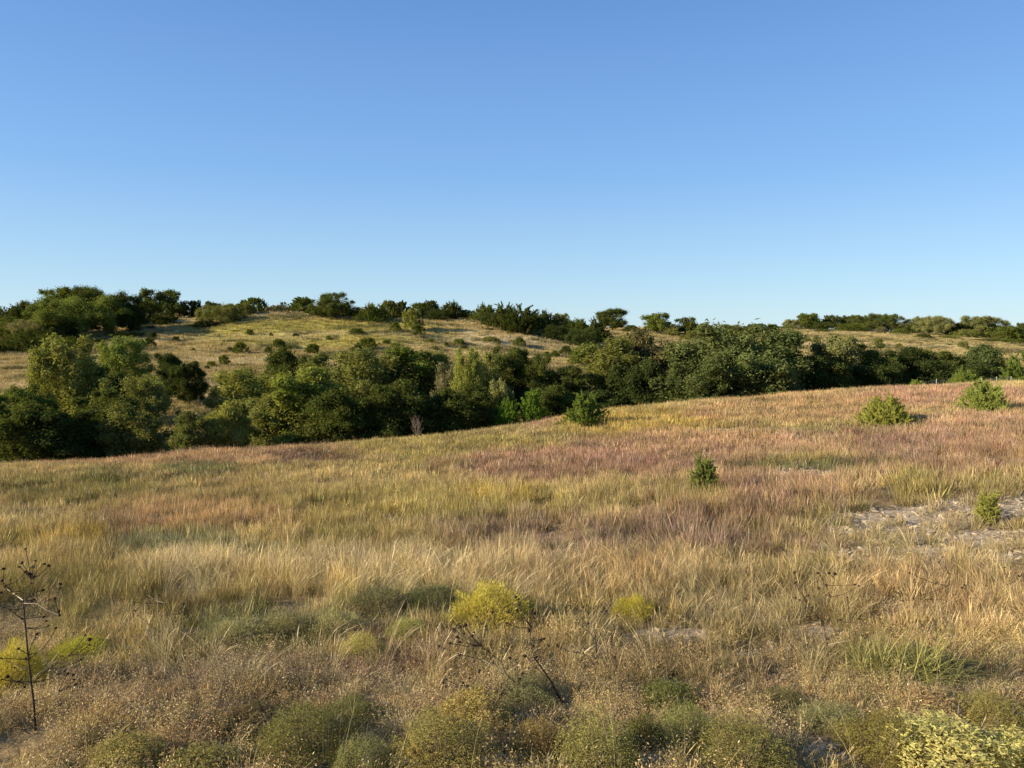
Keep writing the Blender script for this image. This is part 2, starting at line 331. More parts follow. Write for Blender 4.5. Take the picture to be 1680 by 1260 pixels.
# ------------------------------------------------------------------ leaf clouds
def leaves(P, Nn, size, rng, elong=1.5, tone=None, jit=.7):
    """one small bent quad per point"""
    n = len(P); d = rng.normal(size=(n, 3)); nn = Nn + d * jit; nn /= np.linalg.norm(nn, axis=1, keepdims=True) + 1e-9
    a = np.cross(nn, rng.normal(size=(n, 3))); a /= np.linalg.norm(a, axis=1, keepdims=True) + 1e-9; b = np.cross(nn, a)
    s = size * (0.6 + .8 * rng.random((n, 1))); l = s * elong
    V = np.stack([P - a * l, P - b * s * .55, P + a * l, P + b * s * .55], 1).reshape(-1, 3)
    Q = np.arange(4 * n).reshape(n, 4)
    t = np.repeat(np.clip(tone, 0, 1), 4)
    return V, Q, t
def unit(n, rng): v = rng.normal(size=(n, 3)); return v / np.linalg.norm(v, axis=1, keepdims=True)
def crown_mesh(name, kind, nleaf, lsize, seed, A):
    """crown built A times as wide as high with round leaf clumps, then stored in a unit box (x,y in +-.5, z in 0..1)"""
    rng = np.random.default_rng(seed); m = min(A, 1.0); nl = int({'oak': 44, 'bush': 46, 'loose': 60, 'juniper': 150 if nleaf < 20000 else 260}[kind] * max(1, A) ** 1.5); fine = kind == 'juniper' and nleaf >= 20000; L = []
    lz, lr = {'oak': (.16, .78), 'bush': (.08, .88), 'loose': (.14, .86), 'juniper': (.04, .84)}[kind]
    ph = rng.random(4) * 6.28
    for i in range(nl):
        th = rng.random() * 6.283; z = lz + (lr - lz) * rng.random() ** (.8 if kind == 'juniper' else 1)
        e = {'oak': math.sqrt(max(.05, 1 - ((z - .36) / .58) ** 2)) if z > .36 else 1 - (.36 - z) * .5, 'bush': math.sqrt(max(.06, 1 - (z / .97) ** 2.4)),
             'loose': math.sqrt(max(.08, 1 - ((z - .40) / .58) ** 2)), 'juniper': max(.08, (1 - z) ** (.50 if fine else .55))}[kind]
        e *= 1 + .16 * math.sin(2 * th + ph[0]) + .12 * math.sin(3 * th + ph[1]) + .14 * math.sin(5 * z + ph[2])
        rr = {'oak': .06 + .11 * rng.random() ** 1.5, 'bush': .05 + .10 * rng.random() ** 1.5, 'loose': .035 + .075 * rng.random() ** 1.4, 'juniper': (.024 + .026 * rng.random()) * (.66 if fine else 1)}[kind] * m ** .7
        r = (A * .5 - rr * .6) * rng.random() ** .42 * e
        if fine: z *= .76 + .17 * math.sin(3 * th + ph[3]) + .12 * math.sin(7 * th + ph[0])
        L.append((r * math.cos(th), r * math.sin(th), z, rr))
    L = np.array(L); wgt = L[:, 3] ** 1.8; wgt /= wgt.sum(); k = rng.choice(nl, nleaf, p=wgt); lt = rng.random(nl)
    d = unit(nleaf, rng)
    if kind == 'juniper':       # upward and outward sprays
        ax = np.stack([L[:, 0] / (A * .5) * .75, L[:, 1] / (A * .5) * .75, np.full(nl, .8)], 1) + rng.normal(size=(nl, 3)) * (.42 if fine else .3); ax /= np.linalg.norm(ax, axis=1, keepdims=True)
        t = rng.random((nleaf, 1)); ln = ((.13 + .11 * lt[k]) * (1.15 if fine else 1))[:, None]
        P = L[k, :3] + ax[k] * (t - .25) * ln + d * L[k, 3:4] * (1.15 - t) ** .8 * rng.random((nleaf, 1)) ** .4
        nrm = np.cross(ax[k], d) + .2 * d; keep = np.ones(nleaf, bool)
    else:
        sub = unit(45, rng); kk2 = rng.integers(0, 45, nleaf); near_ = (d @ sub.T); rad = rng.random((nleaf, 1)) ** .4 * (.70 + .55 * rng.random((nleaf, 1)) ** 2.2); rad = rad * (1 + .38 * (np.sin(k[:, None] * 7.3 + kk2[:, None]) > .88) * rng.random((nleaf, 1)))
        keep = (near_.max(1) + (rng.random(nleaf) - .5) * .25) > .84
        P = L[k, :3] + d * rad * L[k, 3:4] * np.array([1, 1, .85 if kind != 'loose' else 1.5]); nrm = d.copy()
    if kind != 'juniper':
        fl_ = rng.random(nleaf) < .30; k2 = rng.integers(0, nl, nleaf); u_ = rng.random((nleaf, 1))
        P = np.where(fl_[:, None], L[k, :3] * (1 - u_) + L[k2, :3] * u_ * 1.02 + rng.normal(size=(nleaf, 3)) * .035 * m, P); keep = keep | fl_
    P = P[keep]; nrm = nrm[keep]; k = k[keep]; P[:, 2] = np.abs(P[:, 2])
    mn, mx = np.percentile(P, 1, 0), np.percentile(P, 99.3, 0)
    tone = .25 + .35 * lt[k] + .35 * rng.random(len(P))
    V, Q, t = leaves(P, nrm, lsize * m ** .5 * (1.05 if fine else 1), rng, 1.5 if kind != 'juniper' else 2.2, tone)
    V[:, 0] /= (mx[0] - mn[0]); V[:, 1] /= (mx[1] - mn[1]); V[:, 2] = V[:, 2] / mx[2]
    return mesh_np(name, V, Q, FOL, {'tone': t})
def trunk_mesh(seed, kind, bare=False):
    rng = random.Random(seed); m = MB(); k = 5 if not bare else 5
    def grow(p, d, l, r, lev):
        pts = [p]; rad = [r]; q = Vector(p); dd = Vector(d)
        for i in range(4):
            dd = (dd + Vector((rng.uniform(-.25, .25), rng.uniform(-.25, .25), rng.uniform(0, .2)))).normalized(); q = q + dd * l / 4; pts.append(q[:]); rad.append(r * (1 - .16 * (i + 1)))
        m.tube(pts, rad, k)
        if lev > 0:
            for j in range(rng.randint(2, 4) if not bare else 4):
                bp = Vector(pts[rng.randint(2, 4)]); a = rng.uniform(0, 6.28); up = rng.uniform(.5, 1.1)
                grow(bp[:], (math.cos(a), math.sin(a), up), l * rng.uniform(.55, .8), r * .5, lev - 1)
    for s in range(1 if kind == 'oak' else 3):
        a = rng.uniform(0, 6.28); grow((0.02 * s * math.cos(a), .02 * s * math.sin(a), -.05), (.4 * math.cos(a), .4 * math.sin(a), 1.1), .42, .030 if kind == 'oak' else .02, 3 if bare else 2)
    me = m.build('trunk', DEAD if bare else BARK); return me
CR = {}; TR = {}
SPEC = {'oak': (42000, .0085), 'bush': (42000, .0085), 'loose': (26000, .0080), 'juniper': (30000, .0075)}
def crown(kind, big, v, A):
    cls = min((.6, 1.0, 1.6, 2.5), key=lambda q: abs(math.log(q / A))); v = v % (3 if not big else 2)
    key = (kind, big, v, cls)
    if key not in CR:
        n_, s_ = SPEC[kind]; k_ = max(1, cls) ** .8
        CR[key] = crown_mesh('crown_' + kind, kind, int((n_ if big else 8000) * k_), s_ * (1.25 if big else 2.5), len(CR) * 13 + 5, cls)
    return CR[key]
def trunk(kind, v):
    kk = ('oak' if kind in ('oak',) else 'bare' if kind == 'bare' else 'multi', v)
    if kk not in TR: TR[kk] = trunk_mesh(v * 7 + len(kk[0]), 'oak' if kk[0] == 'oak' else 'multi', kk[0] == 'bare')
    return TR[kk]
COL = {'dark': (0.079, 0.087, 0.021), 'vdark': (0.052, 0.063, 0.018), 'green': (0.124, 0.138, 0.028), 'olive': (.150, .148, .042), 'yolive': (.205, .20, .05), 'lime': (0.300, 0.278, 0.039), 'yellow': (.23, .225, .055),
       'brown': (.17, .15, .08), 'grey': (0.168, 0.161, 0.059), 'cedar': (0.133, 0.153, 0.030), 'jgold': (0.300, 0.262, 0.049), 'sage': (0.212, 0.197, 0.064), 'redbrown': (0.212, 0.080, 0.039)}
NAMES = {'oak': ('oak_tree', 'tree'), 'bush': ('shrub', 'shrub'), 'loose': ('brush_tree', 'tree'), 'juniper': ('juniper', 'juniper'), 'bare': ('bare_tree', 'tree')}
tcount = 0; MOUNDS = []
def plant(px, base, top, wpx, kind, colr, d, label, group=None, big=None, name=None, cat=None, fit=1.0):
    """a tree or bush standing at picture column px; d = its distance, else found from the row of its foot"""
    global tcount; tcount += 1
    if d is None: x, y, z = ground(px, base)
    else: y = d; x = us(px, base or 600)[0] * y; z = Hs(x, y)
    ztop = us(px, top)[1] * y; h = max((ztop - z) * 1.05, .25); wid = wpx / F * y
    nm, ct = NAMES[kind]; nm = name or nm; ct = cat or ct
    r = ob(nm, None, loc=(x, y, z - .03)); rng = random.Random(tcount * 31)
    r.rotation_euler = (0, 0, 0); tag(r, label, ct, group)
    if big is None: big = wpx > 44
    rot = rng.uniform(0, 6.28)
    if kind == 'bare':
        t = ob('trunk', trunk('bare', tcount % 2), r); t.scale = (wid * 1.0, wid * 1.0, h); return r
    if kind == 'oak': t = ob('trunk', trunk(kind, tcount % 2), r); t.scale = (wid * .95, wid * .95, h * .95)
    elif h > 1.2: t = ob('trunk', trunk(kind, tcount % 2), r); t.scale = (wid * .55, wid * .55, h * .75)
    cme = crown(kind, big, rng.randrange(6), wid / h)
    cr_ = ob('crown' if h > 1.5 else 'foliage', cme, r); cr_.rotation_euler = (0, 0, rot)
    cr_.scale = (wid * 1.06, wid * 1.06, h)
    cc = COL[colr] if isinstance(colr, str) else colr; f = rng.uniform(.95, 1.2)
    if name == 'cedar': MOUNDS.append((x, y - wid * .35, wid * .42, h))
    cr_.color = (cc[0] * f, cc[1] * f, cc[2] * f, 1)
    return r

# ------------------------------------------------------------------ trees
T = plant
# left wood on the hill
g1 = 'oaks and junipers of the wood on the left shoulder of the hill'
for a in [
 (8, 0, 506, 74, 'juniper', 'dark', 196, 'dark evergreen at the left picture edge on the skyline wood'),
 (42, 0, 502, 72, 'juniper', 'dark', 192, 'dark spiky evergreen in the skyline wood, second from the left edge'),
 (78, 0, 498, 62, 'oak', 'dark', 196, 'dark oak on the skyline just left of the tallest flat crown'),
 (120, 0, 477, 84, 'oak', 'green', 198, 'tallest hilltop oak with a flat layered crown'),
 (148, 0, 475, 53, 'oak', 'dark', 196, 'dark right half of the tallest flat topped oak clump'),
 (122, 0, 490, 125, 'oak', (0.115, 0.132, 0.031), 172, 'big sunlit green oak in front of the tallest hilltop oak'),
 (190, 0, 485, 89, 'oak', 'vdark', 180, 'dark round oak beside the sunlit green oak'),
 (213, 0, 501, 60, 'bush', 'vdark', 182, 'dark low crown ending the left wood above the shaded slope'),
 (58, 0, 527, 72, 'loose', 'brown', 168, 'brownish thin crowned tree inside the left wood'),
 (82, 0, 511, 60, 'bush', 'olive', 178, 'olive tree between the brownish thin tree and the big sunlit oak'),
 (15, 0, 524, 84, 'bush', 'green', 172, 'mid green rounded tree at the left edge below the skyline evergreens'),
 (45, 0, 551, 84, 'juniper', 'dark', 152, 'dark juniper at the foot of the left wood above the pale grass strip'),
 (8, 0, 559, 67, 'bush', 'dark', 152, 'low dark bush at the left edge above the pale grass strip'),
 (95, 0, 555, 72, 'juniper', 'cedar', 156, 'greener juniper right of the dark one at the foot of the left wood'),
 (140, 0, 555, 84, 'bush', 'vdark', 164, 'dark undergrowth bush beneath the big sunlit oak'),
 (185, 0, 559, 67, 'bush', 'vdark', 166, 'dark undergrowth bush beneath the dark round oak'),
 (5, 0, 520, 60, 'bush', 'dark', 176, 'dark tree crown cut by the left picture edge inside the wood'),
 (95, 0, 530, 60, 'bush', 'vdark', 168, 'very dark crown between the brownish thin tree and the sunlit oak'),
 (20, 0, 588, 40, 'bush', 'green', 138, 'low green shrub at the left edge beside the pale grass strip'),
 (60, 0, 540, 70, 'bush', 'dark', 164, 'dark bush filling the middle of the left wood'),
 (110, 0, 575, 60, 'bush', 'dark', 150, 'dark bush at the lower right foot of the left wood'),
 (165, 0, 572, 70, 'bush', 'olive', 152, 'olive brush at the foot of the wood behind the pale airy tree'),
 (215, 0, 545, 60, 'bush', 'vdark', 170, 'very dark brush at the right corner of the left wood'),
]: T(*a, group=g1)
g2 = 'trees and junipers along the crest of the main hill'
for a in [
 (250, 524, 478, 43, 'oak', 'dark', 214, 'left one of the two joined round oaks standing alone on the crest'),
 (280, 524, 479, 39, 'oak', 'dark', 214, 'right one of the two joined round oaks standing alone on the crest'),
 (302, 524, 496, 18, 'juniper', 'vdark', 216, 'small dark juniper touching the right of the two joined oaks'),
 (319, 524, 495, 28, 'juniper', 'vdark', 216, 'wider dark juniper between the two joined oaks and the olive tree'),
 (351, 524, 497, 33, 'oak', 'dark', 214, 'dark round tree behind the left of the olive crest tree'),
 (368, 524, 489, 22, 'bare', 'dark', 212, 'leafless twiggy tree rising over the olive crest tree'),
 (362, 548, 501, 71, 'bush', 'olive', 190, 'large olive brown tree with a dark right side below the crest'),
 (396, 524, 500, 40, 'bush', 'olive', 200, 'olive bush joined to the right of the large olive tree'),
 (401, 524, 494, 26, 'juniper', 'dark', 212, 'pointed juniper behind the left of the blocky juniper'),
 (420, 524, 490, 34, 'juniper', 'green', 206, 'blocky upright juniper on the crest with bare grass to its right'),
 (455, 520, 501, 24, 'loose', 'brown', 206, 'sparse brownish little tree on the bare part of the crest'),
 (467, 518, 497, 16, 'loose', 'dark', 212, 'thin small tree with a leaning trunk on the bare crest'),
 (497, 518, 489, 33, 'juniper', 'green', 208, 'round topped juniper just left of the widest crest bush'),
 (521, 530, 503, 36, 'bush', 'dark', 200, 'low dark bush filling in left of the widest crest bush'),
 (548, 530, 484, 71, 'bush', 'dark', 198, 'widest dark crest bush with ragged top twigs'),
 (614, 536, 500, 54, 'juniper', 'green', 194, 'broad rounded juniper with a shadow on its right, below crest'),
 (638, 530, 495, 39, 'juniper', 'olive', 206, 'olive juniper behind the broad rounded one'),
 (657, 530, 496, 33, 'juniper', 'dark', 206, 'dark juniper above the yellow green slope tree'),
 (686, 524, 498, 26, 'juniper', 'green', 212, 'small juniper on the crest right above the yellow green slope tree'),
 (706, 524, 495, 39, 'juniper', 'dark', 210, 'dark crest juniper, first of the pair right of the yellow green tree'),
 (742, 526, 497, 49, 'juniper', 'dark', 208, 'wider crest juniper, second of the pair right of the yellow green tree'),
 (766, 528, 509, 30, 'bush', 'vdark', 208, 'low dark bush tailing off the wider crest juniper'),
 (796, 532, 501, 48, 'juniper', 'green', 204, 'green juniper starting the long dark thicket on the right shoulder'),
 (826, 545, 501, 52, 'juniper', 'dark', 192, 'tallest juniper of the long dark thicket on the right shoulder'),
 (852, 550, 504, 52, 'juniper', 'dark', 188, 'lowest hanging juniper of the thicket, with dark right flank'),
 (890, 540, 512, 48, 'juniper', 'dark', 204, 'rounded juniper in the middle of the right shoulder thicket'),
 (920, 545, 516, 39, 'bush', 'olive', 208, 'olive topped bush in the right shoulder thicket'),
 (945, 550, 525, 49, 'juniper', 'green', 204, 'green juniper on the sloping end of the thicket'),
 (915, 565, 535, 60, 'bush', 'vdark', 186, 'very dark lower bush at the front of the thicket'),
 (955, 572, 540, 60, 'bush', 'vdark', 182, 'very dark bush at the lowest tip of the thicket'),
 (982, 560, 524, 45, 'juniper', 'dark', 200, 'last dark juniper of the thicket before the pale grass ramp'),
 (340, 552, 527, 43, 'bush', 'vdark', 186, 'dark bush in the hill shade left below the olive crest tree'),
 (388, 560, 541, 21, 'loose', 'olive', 178, 'small thin shrub on the slope edge under the olive crest tree'),
 (590, 532, 510, 35, 'bush', 'dark', 204, 'dark brush between the widest crest bush and the broad rounded juniper'),
 (725, 530, 509, 53, 'bush', 'vdark', 206, 'dark brush beneath the pair of crest junipers'),
 (865, 540, 520, 62, 'bush', 'vdark', 196, 'dark brush under the middle of the shoulder thicket'),
 (815, 540, 513, 53, 'bush', 'vdark', 198, 'dark brush under the tallest juniper of the thicket'),
 (268, 535, 515, 45, 'bush', 'vdark', 196, 'dark bush right below the two joined oaks'),
]: T(*a, group=g2)
T(675, 551, 508, 30, 'loose', 'yolive', 182, 'narrow yellow green tree standing alone below the crest')
# shrubs dotted over the open slope
g3 = 'small bushes dotted over the grassy hill slope'
for px, b, t, wd, k, cc, lab in [
 (240, 570, 556, 26, 'bush', 'vdark', 'dark shrub in the shade just right of the left wood'),
 (250, 558, 545, 14, 'bush', 'vdark', 'small dark shrub higher in the shade by the left wood'),
 (289, 562, 552, 14, 'bush', 'vdark', 'lone little dark shrub in the middle of the shaded slope'),
 (395, 581, 562, 24, 'juniper', 'green', 'largest round juniper on the left part of the sunny slope'),
 (457, 571, 557, 18, 'juniper', 'green', 'round juniper uphill right of the largest one'),
 (441, 582, 569, 16, 'juniper', 'green', 'small round juniper between the largest one and the next uphill'),
 (475, 575, 567, 10, 'bush', 'green', 'tiny bush just right of the uphill round juniper'),
 (514, 581, 565, 20, 'juniper', 'green', 'round juniper with a long shadow in mid slope'),
 (539, 558, 551, 9, 'bush', 'green', 'tiny bush uphill of the mid slope juniper'),
 (557, 590, 580, 12, 'bush', 'green', 'tiny bush downhill right of the mid slope juniper'),
 (585, 549, 539, 28, 'bush', 'dark', 'flat wide dark bush just under the crest grass'),
 (602, 576, 555, 28, 'juniper', 'green', 'large leaning juniper of the double clump in mid slope'),
 (587, 581, 566, 16, 'juniper', 'dark', 'smaller lower half of the double juniper clump'),
 (650, 569, 563, 17, 'bush', 'green', 'flat low bush right of the double juniper clump'),
 (637, 579, 573, 11, 'bush', 'green', 'tiny bush downhill of the flat low bush'),
 (687, 551, 534, 18, 'bush', 'dark', 'dark bush at the foot of the yellow green tree, right side'),
 (649, 545, 529, 16, 'juniper', 'green', 'small juniper at the left of the yellow green tree'),
 (705, 562, 556, 12, 'bush', 'green', 'small bush downhill right of the yellow green tree'),
 (713, 574, 567, 12, 'bush', 'olive', 'small olive bush two below the yellow green tree'),
 (732, 569, 561, 9, 'bush', 'green', 'tiny upright bush in the row of slope tufts'),
 (753, 566, 556, 18, 'bush', 'green', 'rounded low bush in the middle of the row of slope tufts'),
 (762, 574, 567, 14, 'bush', 'dark', 'dark low bush just below the rounded one in the row'),
 (805, 562, 553, 30, 'bush', 'olive', 'wide flat olive bush below the thicket start'),
 (817, 574, 568, 9, 'bush', 'green', 'tiny bush under the wide flat olive bush'),
 (852, 569, 554, 20, 'juniper', 'green', 'round juniper directly below the thicket'),
 (910, 588, 576, 16, 'juniper', 'green', 'left small juniper of the group above the creek trees'),
 (929, 583, 568, 22, 'juniper', 'dark', 'darker middle juniper of the group above the creek trees'),
 (948, 598, 571, 28, 'juniper', 'cedar', 'largest bright juniper of the group above the creek trees'),
 (347, 602, 593, 14, 'bush', 'green', 'low bush in the pale grass below the largest slope juniper'),
 (367, 600, 583, 16, 'loose', 'green', 'small wispy bush in the pale grass, taller than its neighbour'),
]: T(px, b, t, wd, k, cc, None, lab, group=g3)
_r = random.Random(77); _n = 0
while _n < 34:
    px = _r.uniform(250, 960); row = _r.uniform(545, 612)
    if row < 548 + max(0, (px - 700)) * .12 or (px < 400 and row < 575): continue
    w_ = _r.uniform(6, 13); _n += 1
    T(px, row, row - w_ * _r.uniform(.5, .9), w_, _r.choice(['bush', 'juniper']), _r.choice(['green', 'dark', 'olive', 'sage']), None, 'tiny low bush, one of the many specks on the grassy main hill', group='tiny bushes speckling the main hill', name='low_bush', cat='bush')
for px, row, w_, lab in [(1305, 556, 16, 'tiny bush at the left end of the golden slope'), (1325, 562, 10, 'speck like bush low on the golden slope'), (1440, 566, 14, 'small bush below the low pair on the golden slope'), (1475, 572, 12, 'small bush left of the lone dark juniper shadow'), (1580, 572, 16, 'small bush at the right of the pale slope'), (1120, 556, 10, 'small bush on the pale grass ramp'), (1055, 552, 12, 'small bush at the top of the pale grass ramp')]:
    T(px, row, row - w_ * .7, w_, 'bush', 'olive', None, lab, name='low_bush', cat='bush')
# far right hill
g4 = 'trees and bushes on the farther hill to the right'
for a in [
 (1005, 540, 509, 45, 'oak', 'dark', 296, 'round lone oak on the skyline left of the pale grass ramp', ),
 (1035, 545, 534, 28, 'juniper', 'dark', 290, 'low dark juniper at the head of the pale grass ramp'),
 (1077, 547, 516, 38, 'oak', 'green', 290, 'blocky dense tree alone on the pale grass ramp skyline'),
 (1104, 552, 533, 26, 'bush', 'olive', 286, 'olive bush on the ramp right of the blocky tree'),
 (1124, 552, 523, 36, 'oak', 'dark', 290, 'dark flat topped tree above the ramp'),
 (1152, 552, 534, 40, 'bush', 'dark', 292, 'dark low tree between the flat topped tree and the bare ones'),
 (1140, 558, 543, 30, 'bush', 'olive', 270, 'olive brush below the dark low tree by the ramp'),
 (1182, 555, 521, 20, 'bare', 'dark', 280, 'tallest leafless skyline tree above the giant oak'),
 (1198, 555, 526, 14, 'bare', 'dark', 282, 'middle leafless skyline tree above the giant oak'),
 (1214, 555, 524, 16, 'bare', 'dark', 280, 'rightmost leafless skyline tree above the giant oak'),
 (1200, 555, 534, 60, 'bush', 'olive', 276, 'brush under the leafless skyline trees'),
 (1243, 555, 532, 40, 'bush', 'dark', 290, 'dark brush right of the leafless skyline trees'),
 (1268, 552, 533, 26, 'juniper', 'vdark', 286, 'dark juniper at the left end of the golden hilltop'),
 (1300, 545, 525, 26, 'oak', 'grey', 330, 'small grey green tree on the golden hilltop skyline'),
 (1327, 545, 516, 38, 'oak', 'green', 326, 'round open crowned oak on the golden hilltop'),
 (1360, 545, 519, 43, 'oak', 'dark', 326, 'oak right of the round open one on the golden hilltop'),
 (1397, 546, 519, 52, 'oak', 'dark', 326, 'wide oak in the middle of the right skyline row'),
 (1395, 549, 531, 46, 'juniper', 'green', 308, 'green juniper clump in front of the wide middle oak'),
 (1350, 556, 540, 26, 'juniper', 'green', 292, 'juniper on the golden slope under the skyline row'),
 (1446, 548, 517, 74, 'oak', 'dark', 318, 'tallest wide oak of the right skyline row'),
 (1477, 556, 540, 28, 'juniper', 'green', 290, 'green juniper below the tallest right skyline oak'),
 (1446, 552, 537, 18, 'loose', 'brown', 296, 'small brown leaved tree below the tallest right skyline oak'),
 (1525, 555, 521, 76, 'oak', 'grey', 306, 'broad grey green oak right of the tallest skyline oak'),
 (1562, 555, 531, 40, 'oak', 'dark', 304, 'lower dark tree between the two broad right oaks'),
 (1608, 556, 521, 64, 'oak', 'grey', 304, 'dome shaped greyish oak near the right end of the skyline'),
 (1585, 560, 541, 40, 'bush', 'olive', 290, 'olive brush in front of the dome shaped oak'),
 (1648, 560, 537, 44, 'bush', 'green', 290, 'green rounded tree near the right end of the skyline'),
 (1676, 560, 532, 36, 'oak', 'dark', 290, 'dark tree cut by the right picture edge on the skyline'),
 (1555, 566, 550, 40, 'bush', 'yolive', 276, 'yellowish brush beside the sandy track line'),
 (1660, 574, 556, 60, 'juniper', 'green', 262, 'green thicket under the right end of the skyline'),
 (1618, 574, 556, 50, 'bush', 'olive', 266, 'olive thicket under the dome shaped oak'),
 (1340, 545, 529, 50, 'bush', 'dark', 322, 'low dark brush under the round open crowned oak'),
 (1420, 547, 530, 56, 'bush', 'olive', 316, 'olive brush between the middle and the tallest right skyline oaks'),
 (1490, 552, 532, 60, 'bush', 'dark', 310, 'dark brush joining the tallest and the broad grey green oaks'),
 (1580, 556, 534, 60, 'bush', 'dark', 308, 'dark brush joining the broad oaks to the dome shaped one'),
 (1640, 558, 536, 60, 'bush', 'olive', 306, 'olive brush right of the dome shaped oak on the skyline'),
 (1285, 548, 535, 50, 'bush', 'olive', 330, 'thin olive brush line at the left end of the right skyline row'),
 (1395, 560, 548, 24, 'bush', 'green', 270, 'left bush of the low pair on the golden slope'),
 (1413, 562, 549, 24, 'juniper', 'dark', 266, 'right darker bush of the low pair on the golden slope'),
 (1514, 570, 548, 32, 'juniper', 'dark', 258, 'lone dark juniper casting a shadow on the pale slope'),
 (1555, 574, 566, 14, 'bush', 'green', 250, 'tiny bush right of the lone dark juniper'),
 (1505, 578, 568, 14, 'bush', 'olive', 225, 'tiny olive bush below the lone dark juniper'),
 (1605, 588, 570, 44, 'bush', 'green', 215, 'leafy green tree above the right end of the creek belt'),
 (1650, 596, 572, 60, 'loose', 'brown', 205, 'brownish open tree at the right above the creek belt'),
]: T(*a, group=g4)
